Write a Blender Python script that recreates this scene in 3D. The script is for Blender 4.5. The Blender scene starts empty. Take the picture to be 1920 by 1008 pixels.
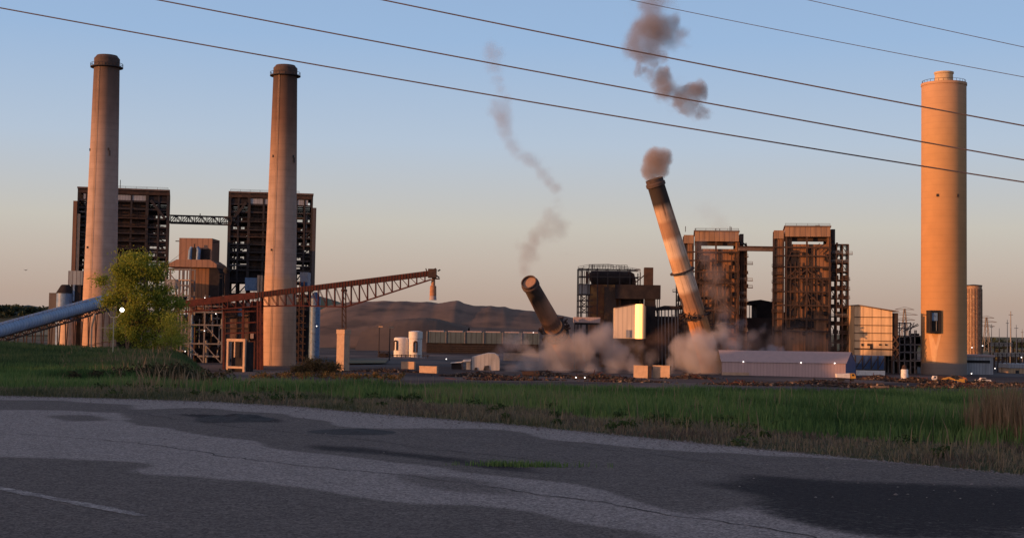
import bpy, math, random
import numpy as np
from mathutils import Vector, Matrix
R = math.radians
random.seed(7); rng = np.random.default_rng(7)
sc = bpy.context.scene
C = sc.collection

# ------------------------------------------------------------------ camera frame
F = 1690.0; CU, CV = 600.0, 297.0; H = 2.2
PH = math.atan(86/1690.0); RO = R(0.9)
fwd = Vector((0, math.cos(PH), math.sin(PH)))
r0 = Vector((1, 0, 0)); u0 = Vector((0, -math.sin(PH), math.cos(PH)))
rgt = r0*math.cos(RO) + u0*math.sin(RO)
upv = u0*math.cos(RO) - r0*math.sin(RO)
CAM = Vector((0, 0, H))
def ray(u, v): return fwd + rgt*((u-CU)/F) - upv*((v-CV)/F)
def P(u, v, D):
    d = ray(u, v); return CAM + d*(D/d.y)
def G(u, v, z=0.0):
    d = ray(u, v); return CAM + d*((z-H)/d.z)
GZ = -14.5
def GD(u, v): return G(u, v, GZ).y

# ------------------------------------------------------------------ mesh builder
class MB:
    def __init__(s): s.v = []; s.f = []; s.marks = []
    def add(s, vs, fs):
        s.marks.append((len(s.v), len(s.f))); n = len(s.v); s.v += [tuple(p) for p in vs]; s.f += [tuple(i+n for i in f) for f in fs]; return s
    def box(s, x0, x1, y0, y1, z0, z1):
        if x0 > x1: x0, x1 = x1, x0
        if y0 > y1: y0, y1 = y1, y0
        if z0 > z1: z0, z1 = z1, z0
        return s.add([(x0,y0,z0),(x1,y0,z0),(x1,y1,z0),(x0,y1,z0),(x0,y0,z1),(x1,y0,z1),(x1,y1,z1),(x0,y1,z1)],
              [(0,3,2,1),(4,5,6,7),(0,1,5,4),(1,2,6,5),(2,3,7,6),(3,0,4,7)])
    def bar(s, p, q, w, h=None):
        p = Vector(p); q = Vector(q); d = q-p
        if d.length < 1e-6: return s
        d.normalize(); h = h or w
        a = d.cross(Vector((0,0,1)))
        if a.length < 1e-3: a = Vector((1,0,0))
        a.normalize(); b = a.cross(d); a = a*(w/2); b = b*(h/2)
        return s.add([p-a-b,p+a-b,p+a+b,p-a+b,q-a-b,q+a-b,q+a+b,q-a+b],
              [(0,1,2,3),(4,7,6,5),(0,4,5,1),(1,5,6,2),(2,6,7,3),(3,7,4,0)])
    def tube(s, pts, rad, n=10, cap=True):
        pts = [Vector(p) for p in pts]
        if not isinstance(rad, (list, tuple)): rad = [rad]*len(pts)
        s.marks.append((len(s.v), len(s.f))); base = len(s.v); prev = None
        for i, p in enumerate(pts):
            t = (pts[min(i+1,len(pts)-1)] - pts[max(i-1,0)]).normalized()
            if prev is None:
                a = t.cross(Vector((0,0,1)))
                if a.length < 1e-2: a = t.cross(Vector((0,1,0)))
            else: a = prev - t*prev.dot(t)
            a.normalize(); prev = a; b = t.cross(a)
            for k in range(n):
                th = 2*math.pi*k/n
                s.v.append(tuple(p + (a*math.cos(th)+b*math.sin(th))*rad[i]))
        for i in range(len(pts)-1):
            for k in range(n):
                k2 = (k+1) % n
                s.f.append((base+i*n+k, base+i*n+k2, base+(i+1)*n+k2, base+(i+1)*n+k))
        if cap:
            s.f.append(tuple(base+k for k in reversed(range(n))))
            s.f.append(tuple(base+(len(pts)-1)*n+k for k in range(n)))
        return s
    def lathe(s, cx, cy, prof, n=32, cap0=True, cap1=True, a0=0.0, a1=None):
        full = a1 is None; a1 = 2*math.pi if full else a1
        m = n if full else n+1; base = len(s.v)
        for r, z in prof:
            for k in range(m):
                th = a0+(a1-a0)*k/n
                s.v.append((cx+r*math.cos(th), cy+r*math.sin(th), z))
        for i in range(len(prof)-1):
            for k in range(n):
                k2 = (k+1) % m
                s.f.append((base+i*m+k, base+i*m+k2, base+(i+1)*m+k2, base+(i+1)*m+k))
        if cap0: s.f.append(tuple(base+k for k in reversed(range(m))))
        if cap1: s.f.append(tuple(base+(len(prof)-1)*m+k for k in range(m)))
        return s
    def prism(s, poly, y0, y1):           # poly in x,z
        n = len(poly)
        vs = [(x,y0,z) for x,z in poly]+[(x,y1,z) for x,z in poly]
        return s.add(vs, [tuple(range(n)), tuple(n+i for i in reversed(range(n)))] + [(i, i+n, (i+1)%n+n, (i+1)%n) for i in range(n)])
    def build_each(s, name, m, parent):  # every shape its own part
        ends = s.marks[1:]+[(len(s.v), len(s.f))]
        for (v0, f0), (v1, f1) in zip(s.marks, ends):
            q = MB(); q.v = s.v[v0:v1]; q.f = [tuple(i-v0 for i in f) for f in s.f[f0:f1]]; q.build(name, m, parent)
    def skew(s, xr, k, start=0):          # turn a facade: y changes along x
        s.v = s.v[:start]+[(x, y+(x-xr)*k, z) for x, y, z in s.v[start:]]; return s
    def build(s, name, m, parent=None, local=False, smooth=False, origin=None):
        me = bpy.data.meshes.new(name)
        off = Vector((0,0,0))
        if not local:
            if parent is not None:
                off = Vector(parent['_o']) if '_o' in parent else parent.location
            elif origin is not None: off = Vector(origin)
        vs = [(a-off.x, b-off.y, c-off.z) for a,b,c in s.v]
        me.from_pydata(vs, [], s.f); me.update()
        if smooth:
            me.polygons.foreach_set('use_smooth', [True]*len(me.polygons))
            try: me.set_sharp_from_angle(angle=R(40))
            except Exception: pass
        me.materials.append(m)
        o = bpy.data.objects.new(name, me); C.objects.link(o)
        if parent is not None:
            o.parent = parent
            if not local: o['_o'] = tuple(off)
        elif origin is not None: o.location = origin
        return o

def tag(o, label=None, cat=None, group=None, kind=None):
    if label: o['label'] = label
    if cat: o['category'] = cat
    if group: o['group'] = group
    if kind: o['kind'] = kind
    return o
def thing(name, label, cat, loc, group=None):
    o = bpy.data.objects.new(name, None); C.objects.link(o); o.location = loc
    o.empty_display_size = 0.5
    return tag(o, label, cat, group)
def copy_tree(o, parent=None):
    c = o.copy(); C.objects.link(c)
    if parent is not None: c.parent = parent
    for ch in list(o.children): copy_tree(ch, c)
    return c

# ------------------------------------------------------------------ materials
def newmat(name):
    m = bpy.data.materials.new(name); m.use_nodes = True
    nt = m.node_tree; return m, nt, nt.nodes['Principled BSDF']
def N(nt, t, **kw):
    n = nt.nodes.new(t)
    for k, v in kw.items(): setattr(n, k, v)
    return n
def rgba(c): return (c[0], c[1], c[2], 1)
def mat(name, c1, c2=None, scale=1.0, rough=.8, stretch=(1,1,1), metal=0.0, bump=0.0, detail=5, contrast=(.35,.65), c3=None, scale3=8, spec=.3):
    m, nt, b = newmat(name)
    b.inputs['Roughness'].default_value = rough; b.inputs['Metallic'].default_value = metal
    b.inputs['Specular IOR Level'].default_value = spec
    if c2 is None: c2 = tuple(x*.7 for x in c1)
    tc = N(nt,'ShaderNodeTexCoord'); mp = N(nt,'ShaderNodeMapping'); mp.inputs['Scale'].default_value = stretch
    nt.links.new(tc.outputs['Object'], mp.inputs[0])
    no = N(nt,'ShaderNodeTexNoise'); no.inputs['Scale'].default_value = scale; no.inputs['Detail'].default_value = detail; no.inputs['Roughness'].default_value = .65
    nt.links.new(mp.outputs[0], no.inputs['Vector'])
    rp = N(nt,'ShaderNodeValToRGB'); rp.color_ramp.elements[0].position = contrast[0]; rp.color_ramp.elements[1].position = contrast[1]
    rp.color_ramp.elements[0].color = rgba(c1); rp.color_ramp.elements[1].color = rgba(c2)
    nt.links.new(no.outputs['Fac'], rp.inputs[0])
    out = rp.outputs[0]
    if c3 is not None:
        n3 = N(nt,'ShaderNodeTexNoise'); n3.inputs['Scale'].default_value = scale3; n3.inputs['Detail'].default_value = 3
        nt.links.new(tc.outputs['Object'], n3.inputs['Vector'])
        r3 = N(nt,'ShaderNodeMapRange'); r3.inputs[1].default_value = .5; r3.inputs[2].default_value = .68
        nt.links.new(n3.outputs['Fac'], r3.inputs[0])
        mx = N(nt,'ShaderNodeMix', data_type='RGBA'); nt.links.new(r3.outputs[0], mx.inputs[0]); nt.links.new(out, mx.inputs[6]); mx.inputs[7].default_value = rgba(c3)
        out = mx.outputs[2]
    nt.links.new(out, b.inputs['Base Color'])
    if bump:
        bp = N(nt,'ShaderNodeBump'); bp.inputs['Strength'].default_value = bump
        nt.links.new(no.outputs['Fac'], bp.inputs['Height']); nt.links.new(bp.outputs[0], b.inputs['Normal'])
    return m
def ramp_mat(name, stops, L, streak=0.5, streak_col=(.02,.017,.015), rings=0.0, rough=.85, interp='LINEAR', patch=(.85,1.08), warp=.02, streak_range=(.52,.75), scale=.5):
    """colour by height (object z / L) with vertical streaks and pour rings"""
    m, nt, b = newmat(name); b.inputs['Roughness'].default_value = rough; b.inputs['Specular IOR Level'].default_value = .15
    tc = N(nt,'ShaderNodeTexCoord'); sp = N(nt,'ShaderNodeSeparateXYZ'); nt.links.new(tc.outputs['Object'], sp.inputs[0])
    dv = N(nt,'ShaderNodeMath', operation='DIVIDE'); nt.links.new(sp.outputs[2], dv.inputs[0]); dv.inputs[1].default_value = L
    mp = N(nt,'ShaderNodeMapping'); mp.inputs['Scale'].default_value = (1,1,.05); nt.links.new(tc.outputs['Object'], mp.inputs[0])
    no = N(nt,'ShaderNodeTexNoise'); no.inputs['Scale'].default_value = scale; no.inputs['Detail'].default_value = 6; no.inputs['Roughness'].default_value = .7
    nt.links.new(mp.outputs[0], no.inputs['Vector'])
    n2 = N(nt,'ShaderNodeTexNoise'); n2.inputs['Scale'].default_value = .25; n2.inputs['Detail'].default_value = 6
    nt.links.new(tc.outputs['Object'], n2.inputs['Vector'])
    ad = N(nt,'ShaderNodeMath', operation='MULTIPLY_ADD'); nt.links.new(no.outputs['Fac'], ad.inputs[0]); ad.inputs[1].default_value = warp*4; nt.links.new(dv.outputs[0], ad.inputs[2])
    sb = N(nt,'ShaderNodeMath', operation='SUBTRACT'); nt.links.new(ad.outputs[0], sb.inputs[0]); sb.inputs[1].default_value = warp*2
    rp = N(nt,'ShaderNodeValToRGB'); rp.color_ramp.interpolation = interp
    el = rp.color_ramp.elements
    while len(el) < len(stops): el.new(.5)
    for e, (p, c) in zip(el, stops): e.position = p; e.color = rgba(c)
    nt.links.new(sb.outputs[0], rp.inputs[0])
    mr = N(nt,'ShaderNodeMapRange'); mr.inputs[1].default_value = streak_range[0]; mr.inputs[2].default_value = streak_range[1]; mr.inputs[4].default_value = streak
    nt.links.new(no.outputs['Fac'], mr.inputs[0])
    mx = N(nt,'ShaderNodeMix', data_type='RGBA'); nt.links.new(mr.outputs[0], mx.inputs[0]); nt.links.new(rp.outputs[0], mx.inputs[6]); mx.inputs[7].default_value = rgba(streak_col)
    # patchy tone
    m2 = N(nt,'ShaderNodeMapRange'); m2.inputs[1].default_value = .3; m2.inputs[2].default_value = .7; m2.inputs[3].default_value = patch[0]; m2.inputs[4].default_value = patch[1]
    nt.links.new(n2.outputs['Fac'], m2.inputs[0])
    mu = N(nt,'ShaderNodeMix', data_type='RGBA', blend_type='MULTIPLY'); mu.inputs[0].default_value = 1
    nt.links.new(mx.outputs[2], mu.inputs[6]); nt.links.new(m2.outputs[0], mu.inputs[7])
    out = mu.outputs[2]
    if rings:
        md = N(nt,'ShaderNodeMath', operation='MODULO'); nt.links.new(sp.outputs[2], md.inputs[0]); md.inputs[1].default_value = 2.6
        lt = N(nt,'ShaderNodeMath', operation='LESS_THAN'); nt.links.new(md.outputs[0], lt.inputs[0]); lt.inputs[1].default_value = .35
        ml = N(nt,'ShaderNodeMath', operation='MULTIPLY'); nt.links.new(lt.outputs[0], ml.inputs[0]); ml.inputs[1].default_value = rings
        m3 = N(nt,'ShaderNodeMix', data_type='RGBA'); nt.links.new(ml.outputs[0], m3.inputs[0]); nt.links.new(out, m3.inputs[6]); m3.inputs[7].default_value = (.05,.04,.035,1)
        out = m3.outputs[2]
    nt.links.new(out, b.inputs['Base Color'])
    return m
def panel_mat(name, c1, line, w=1.0, axis='x', rough=.5, c2=None, metal=0.0):
    """sheet siding: seams every w metres"""
    m, nt, b = newmat(name); b.inputs['Roughness'].default_value = rough; b.inputs['Metallic'].default_value = metal
    tc = N(nt,'ShaderNodeTexCoord'); sp = N(nt,'ShaderNodeSeparateXYZ'); nt.links.new(tc.outputs['Object'], sp.inputs[0])
    if axis == 'x':
        s = N(nt,'ShaderNodeMath', operation='ADD'); nt.links.new(sp.outputs[0], s.inputs[0]); nt.links.new(sp.outputs[1], s.inputs[1]); src = s.outputs[0]
    else: src = sp.outputs[2]
    pp = N(nt,'ShaderNodeMath', operation='PINGPONG'); nt.links.new(src, pp.inputs[0]); pp.inputs[1].default_value = w/2
    lt = N(nt,'ShaderNodeMath', operation='LESS_THAN'); nt.links.new(pp.outputs[0], lt.inputs[0]); lt.inputs[1].default_value = w*.1
    mp = N(nt,'ShaderNodeMapping'); mp.inputs['Scale'].default_value = (1,1,.15); nt.links.new(tc.outputs['Object'], mp.inputs[0])
    no = N(nt,'ShaderNodeTexNoise'); no.inputs['Scale'].default_value = .6; no.inputs['Detail'].default_value = 6; nt.links.new(mp.outputs[0], no.inputs['Vector'])
    mr = N(nt,'ShaderNodeMapRange'); mr.inputs[1].default_value = .4; mr.inputs[2].default_value = .7; nt.links.new(no.outputs['Fac'], mr.inputs[0])
    a = N(nt,'ShaderNodeMix', data_type='RGBA'); nt.links.new(mr.outputs[0], a.inputs[0]); a.inputs[6].default_value = rgba(c1); a.inputs[7].default_value = rgba(c2 or tuple(x*.65 for x in c1))
    mx = N(nt,'ShaderNodeMix', data_type='RGBA'); nt.links.new(lt.outputs[0], mx.inputs[0]); nt.links.new(a.outputs[2], mx.inputs[6]); mx.inputs[7].default_value = rgba(line)
    nt.links.new(mx.outputs[2], b.inputs['Base Color'])
    return m
def emis(name, col, s):
    m, nt, b = newmat(name); b.inputs['Emission Color'].default_value = rgba(col); b.inputs['Emission Strength'].default_value = s
    return m

M = {}
M['steel_dark'] = mat('dark_steel', (.032,.032,.038), (.055,.045,.042), .8, .85, spec=.08)
M['steel_grey'] = mat('grey_steel', (.12,.12,.13), (.2,.17,.15), .8, .6)
M['steel_pale'] = mat('pale_steel', (.3,.28,.26), (.2,.17,.14), .8, .6)
M['rust'] = mat('rusty_casing', (.07,.05,.042), (.035,.03,.029), .25, .9, (1,1,.25), c3=(.12,.07,.042), scale3=.35, spec=.05)
M['rust_siding'] = panel_mat('rusty_siding', (.25,.12,.06), (.11,.06,.035), 1.6, 'x', .95, (.12,.062,.037))
M['rust_dark'] = mat('rusty_steel', (.08,.05,.038), (.04,.03,.028), .5, .9, spec=.08)
M['red_steel'] = mat('red_brown_steel', (.115,.035,.026), (.06,.024,.02), .6, .85, spec=.08)
M['dark_box'] = mat('dark_cladding', (.022,.02,.023), (.04,.033,.032), .3, .95, spec=.04)
M['roof_brown'] = mat('weathered_brown_roof', (.16,.115,.1), (.09,.07,.065), .3, .85)
M['blue'] = mat('faded_blue_paint', (.1,.19,.34), (.16,.24,.36), .5, .45, c3=(.08,.12,.2), scale3=1.2)
M['blue_dark'] = mat('dark_blue_paint', (.035,.075,.19), (.05,.09,.18), .5, .5)
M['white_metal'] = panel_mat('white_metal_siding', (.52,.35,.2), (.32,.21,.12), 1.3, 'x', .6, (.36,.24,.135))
M['grey_metal'] = panel_mat('grey_metal_siding', (.32,.33,.35), (.2,.2,.22), 1.2, 'x', .5)
M['pink_metal'] = panel_mat('mauve_grey_siding', (.46,.32,.3), (.37,.26,.25), 1.2, 'x', .8, (.4,.28,.27))
M['roof_pale'] = panel_mat('pale_metal_roof', (.36,.27,.255), (.3,.225,.215), 1.0, 'x', .75, (.31,.24,.23))
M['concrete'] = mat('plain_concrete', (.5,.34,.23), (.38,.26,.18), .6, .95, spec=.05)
M['white_paint'] = mat('white_paint', (.7,.67,.62), (.55,.5,.46), 1.0, .6)
M['black'] = mat('black_opening', (.012,.011,.012), (.02,.018,.018), 1, .9)
M['rubble'] = mat('rubble_mix', (.06,.046,.04), (.024,.02,.019), .8, .95, c3=(.12,.08,.058), scale3=.5, spec=.05)
M['rubble_pale'] = mat('pale_rubble', (.22,.16,.12), (.12,.09,.075), .8, .95, spec=.05)
M['yellow'] = mat('machine_yellow', (.55,.3,.05), (.42,.22,.05), 1.0, .5)
M['orange'] = mat('machine_orange', (.5,.17,.05), (.4,.14,.05), 1.0, .5)
M['rubber'] = mat('black_rubber', (.02,.02,.02), (.03,.03,.03), 1, .8)
M['glass'] = mat('dark_glass', (.02,.025,.03), (.03,.03,.035), 1, .15, spec=.6)
M['wire'] = mat('wire_metal', (.09,.075,.075), (.11,.09,.09), 1, .5)
M['lamp'] = emis('lit_lamp', (1,.95,.85), 20)
M['lamp_dim'] = emis('lit_bulkhead_lamp', (1,.92,.85), 3)
M['bark'] = mat('bark', (.16,.11,.08), (.09,.065,.05), 3, .9)
M['dead_stem'] = mat('dry_stems', (.32,.2,.11), (.2,.12,.07), 2, .9)

# ------------------------------------------------------------------ render + world + sun
SUN_AZ = R(66); SUN_EL = R(4.6)       # azimuth measured from "towards the camera" to the left
sdir = Vector((-math.sin(SUN_AZ)*math.cos(SUN_EL), -math.cos(SUN_AZ)*math.cos(SUN_EL), math.sin(SUN_EL)))
sl = bpy.data.lights.new('sun', 'SUN'); sl.energy = 5.0; sl.angle = R(.5); sl.color = (1, .43, .15)
so = bpy.data.objects.new('sun', sl); C.objects.link(so)
so.rotation_euler = sdir.to_track_quat('Z', 'Y').to_euler(); so.location = (-60, -60, 60)

w = bpy.data.worlds.new('World'); sc.world = w; w.use_nodes = True
nt = w.node_tree; bg = nt.nodes['Background']
sky = N(nt,'ShaderNodeTexSky'); sky.sky_type = 'NISHITA'; sky.sun_disc = False
sky.sun_elevation = SUN_EL; sky.sun_rotation = math.atan2(sdir.x, sdir.y); sky.air_density = 1.0; sky.dust_density = 1.2; sky.ozone_density = 1.5
tc = N(nt,'ShaderNodeTexCoord'); sp = N(nt,'ShaderNodeSeparateXYZ'); nt.links.new(tc.outputs['Generated'], sp.inputs[0])
rp = N(nt,'ShaderNodeValToRGB')   # warm dusk band above the horizon, clear blue higher up (by true elevation)
el = rp.color_ramp.elements
STOPS = [(0.0,(.47,.36,.31)), (.019,(.52,.40,.335)), (.045,(.585,.50,.435)), (.07,(.62,.585,.525)), (.126,(.50,.60,.735)), (.195,(.355,.52,.77)), (.3,(.28,.43,.69)), (.5,(.18,.27,.45)), (1.0,(.12,.18,.33))]
while len(el) < len(STOPS): el.new(.5)
for e, (p, c) in zip(el, STOPS): e.position = p; e.color = rgba(c)
nt.links.new(sp.outputs[2], rp.inputs[0])
b2 = N(nt,'ShaderNodeBackground'); b2.inputs[1].default_value = 1.05
# the sky is far brighter and warmer round the low sun
dt = N(nt,'ShaderNodeVectorMath', operation='DOT_PRODUCT'); nt.links.new(tc.outputs['Generated'], dt.inputs[0]); dt.inputs[1].default_value = tuple(sdir)
gl = N(nt,'ShaderNodeMapRange'); gl.inputs[1].default_value = .1; gl.inputs[2].default_value = 1.0; nt.links.new(dt.outputs['Value'], gl.inputs[0])
pw = N(nt,'ShaderNodeMath', operation='POWER'); nt.links.new(gl.outputs[0], pw.inputs[0]); pw.inputs[1].default_value = 2.0
gm = N(nt,'ShaderNodeMix', data_type='RGBA', blend_type='ADD'); nt.links.new(pw.outputs[0], gm.inputs[0]); nt.links.new(rp.outputs[0], gm.inputs[6]); gm.inputs[7].default_value = (1.5,.85,.5,1)
nt.links.new(gm.outputs[2], b2.inputs[0])
nt.links.new(sky.outputs[0], bg.inputs[0]); bg.inputs[1].default_value = .06
ads = N(nt,'ShaderNodeMixShader'); ads.inputs[0].default_value = .85
nt.links.new(bg.outputs[0], ads.inputs[1]); nt.links.new(b2.outputs[0], ads.inputs[2])
nt.links.new(ads.outputs[0], nt.nodes['World Output'].inputs[0])

sc.view_settings.view_transform = 'Standard'; sc.view_settings.look = 'None'; sc.view_settings.exposure = 0; sc.view_settings.gamma = 1
sc.render.engine = 'CYCLES'
cy = sc.cycles
cy.use_denoising = True
try: cy.denoiser = 'OPENIMAGEDENOISE'
except Exception: pass
cy.max_bounces = 6; cy.diffuse_bounces = 3; cy.glossy_bounces = 2; cy.volume_bounces = 2; cy.transparent_max_bounces = 16
cy.volume_step_rate = .22; cy.volume_preview_step_rate = .5; cy.volume_max_steps = 512
cy.sample_clamp_indirect = 4

cam = bpy.data.cameras.new('camera'); co = bpy.data.objects.new('camera', cam); C.objects.link(co)
# the photograph sits on a canvas with an empty border: the frame is the photograph itself, border left out
cam.sensor_width = 36; cam.lens = 36*F/1200; cam.shift_x = 0; cam.shift_y = -(314.6-CV)/1200
cam.clip_start = .1; cam.clip_end = 20000
m4 = Matrix((rgt, upv, -fwd)).transposed().to_4x4(); m4.translation = CAM
co.matrix_world = m4; sc.camera = co

# ------------------------------------------------------------------ terrain
def sstep(a, b, x):
    t = np.clip((x-a)/(b-a), 0, 1); return t*t*(3-2*t)
def crest(x): return np.clip(-np.asarray(x, float)/.24, 50, 108)
EDGE_PX = [(-420,452),(-200,457),(0,463),(120,466),(250,470),(350,476),(450,485),(600,497),(750,511),(900,526),(1050,541),(1200,556),(1500,592),(1920,648),(2300,705)]
EDGE = [G(u, v) for u, v in EDGE_PX]
EX = np.array([p.x for p in EDGE]); EY = np.array([p.y for p in EDGE])
o_ = np.argsort(EX); EX = EX[o_]; EY = EY[o_]
def edge_y(x): return np.interp(x, EX, EY)
def vnoise(x, y, s, seed=0):
    x = np.asarray(x, float)/s; y = np.asarray(y, float)/s
    xi = np.floor(x).astype(int); yi = np.floor(y).astype(int); fx = x-xi; fy = y-yi
    fx = fx*fx*(3-2*fx); fy = fy*fy*(3-2*fy)
    def h(a, b):
        n = (a*374761393 + b*668265263 + seed*1442695041) & 0x7fffffff
        n = ((n ^ (n >> 13))*1274126177) & 0x7fffffff
        return ((n ^ (n >> 16)) & 0xffff)/65535.0
    return (h(xi,yi)*(1-fx)+h(xi+1,yi)*fx)*(1-fy)+(h(xi,yi+1)*(1-fx)+h(xi+1,yi+1)*fx)*fy
def fbm(x, y, s, oct=4, seed=0):
    t = 0; a = 1; n = 0
    for i in range(oct): t = t + a*vnoise(x, y, s/2**i, seed+i); n += a; a *= .5
    return t/n
def zg(x, y):
    x = np.asarray(x, float); y = np.asarray(y, float)
    z = -14.5*sstep(0, 60, y-crest(x))
    z = z + 1.25*np.exp(-((x+46)/14)**2-((y-88)/15)**2)
    off = np.clip((y-edge_y(x))/1.5, 0, 1)*(x > -38)
    z = z + np.where(y < 50, .12*off*fbm(x, y, 3, 3, 5) - .04, 0) 
    z = z + np.where(y > 140, (fbm(x, y, 40, 3, 9)-.5)*.8, 0)
    return z
def grid_mesh(name, xs, ys, zf, m, kind='structure', smooth=True):
    X, Y = np.meshgrid(xs, ys); Z = zf(X, Y); nx = len(xs); ny = len(ys)
    me = bpy.data.meshes.new(name)
    v = np.stack([X.ravel(), Y.ravel(), Z.ravel()], 1)
    i = (np.arange(ny-1)[:,None]*nx + np.arange(nx-1)[None,:]).ravel()
    q = np.stack([i, i+1, i+nx+1, i+nx], 1)
    me.vertices.add(len(v)); me.vertices.foreach_set('co', v.ravel())
    me.loops.add(q.size); me.loops.foreach_set('vertex_index', q.ravel())
    me.polygons.add(len(q)); me.polygons.foreach_set('loop_start', np.arange(0, q.size, 4)); me.polygons.foreach_set('loop_total', np.full(len(q), 4))
    me.update(calc_edges=True); me.validate()
    if smooth: me.polygons.foreach_set('use_smooth', [True]*len(me.polygons))
    me.materials.append(m); o = bpy.data.objects.new(name, me); C.objects.link(o); o['kind'] = kind
    return o

# ground material: turf soil near, dark coal yard, then fields
m, nt, b = newmat('ground_soil'); b.inputs['Roughness'].default_value = .95; b.inputs['Specular IOR Level'].default_value = .1
tc = N(nt,'ShaderNodeTexCoord'); sp = N(nt,'ShaderNodeSeparateXYZ'); nt.links.new(tc.outputs['Object'], sp.inputs[0])
n1 = N(nt,'ShaderNodeTexNoise'); n1.inputs['Scale'].default_value = .02; n1.inputs['Detail'].default_value = 8; nt.links.new(tc.outputs['Object'], n1.inputs['Vector'])
n2 = N(nt,'ShaderNodeTexNoise'); n2.inputs['Scale'].default_value = 2.0; n2.inputs['Detail'].default_value = 6; nt.links.new(tc.outputs['Object'], n2.inputs['Vector'])
yard = N(nt,'ShaderNodeValToRGB'); e = yard.color_ramp.elements; e[0].position = .42; e[0].color = (.035,.03,.032,1); e[1].position = .6; e[1].color = (.10,.085,.08,1)
nt.links.new(n1.outputs['Fac'], yard.inputs[0])
turf = N(nt,'ShaderNodeValToRGB'); e = turf.color_ramp.elements; e[0].position = .4; e[0].color = (.035,.045,.015,1); e[1].position = .65; e[1].color = (.08,.06,.035,1)
nt.links.new(n2.outputs['Fac'], turf.inputs[0])
a1 = N(nt,'ShaderNodeMapRange'); a1.inputs[1].default_value = 110; a1.inputs[2].default_value = 170; nt.links.new(sp.outputs[1], a1.inputs[0])
mx = N(nt,'ShaderNodeMix', data_type='RGBA'); nt.links.new(a1.outputs[0], mx.inputs[0]); nt.links.new(turf.outputs[0], mx.inputs[6]); nt.links.new(yard.outputs[0], mx.inputs[7])
far = N(nt,'ShaderNodeValToRGB'); e = far.color_ramp.elements; e[0].position = .4; e[0].color = (.05,.07,.03,1); e[1].position = .6; e[1].color = (.14,.11,.06,1)
nt.links.new(n1.outputs['Fac'], far.inputs[0])
a2 = N(nt,'ShaderNodeMapRange'); a2.inputs[1].default_value = 900; a2.inputs[2].default_value = 1500; nt.links.new(sp.outputs[1], a2.inputs[0])
mx2 = N(nt,'ShaderNodeMix', data_type='RGBA'); nt.links.new(a2.outputs[0], mx2.inputs[0]); nt.links.new(mx.outputs[2], mx2.inputs[6]); nt.links.new(far.outputs[0], mx2.inputs[7])
nt.links.new(mx2.outputs[2], b.inputs['Base Color'])
bp = N(nt,'ShaderNodeBump'); bp.inputs['Strength'].default_value = .5; bp.inputs['Distance'].default_value = .1; nt.links.new(n2.outputs['Fac'], bp.inputs['Height']); nt.links.new(bp.outputs[0], b.inputs['Normal'])
xs = np.concatenate([np.linspace(-9000,-400,14)[:-1], np.linspace(-400,-70,34)[:-1], np.linspace(-70,90,161)[:-1], np.linspace(90,700,60)[:-1], np.linspace(700,12000,14)])
ys = np.concatenate([np.linspace(-1500,-20,12)[:-1], np.linspace(-20,150,171)[:-1], np.linspace(150,900,76)[:-1], np.linspace(900,12000,24)])
grid_mesh('ground', xs, ys, zg, m)

def raw_mesh(name, v, q, m, rnd=None, kind=None, parent=None):
    me = bpy.data.meshes.new(name); k = q.shape[1]
    me.vertices.add(len(v)); me.vertices.foreach_set('co', np.ascontiguousarray(v, dtype=np.float32).ravel())
    me.loops.add(q.size); me.loops.foreach_set('vertex_index', np.ascontiguousarray(q, dtype=np.int32).ravel())
    me.polygons.add(len(q)); me.polygons.foreach_set('loop_start', np.arange(0, q.size, k, dtype=np.int32)); me.polygons.foreach_set('loop_total', np.full(len(q), k, dtype=np.int32))
    me.update(calc_edges=True)
    if rnd is not None:
        a = me.attributes.new('rnd', 'FLOAT', 'POINT'); a.data.foreach_set('value', np.ascontiguousarray(rnd, dtype=np.float32))
    me.materials.append(m); o = bpy.data.objects.new(name, me); C.objects.link(o)
    if kind: o['kind'] = kind
    if parent is not None: o.parent = parent
    return o
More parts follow.
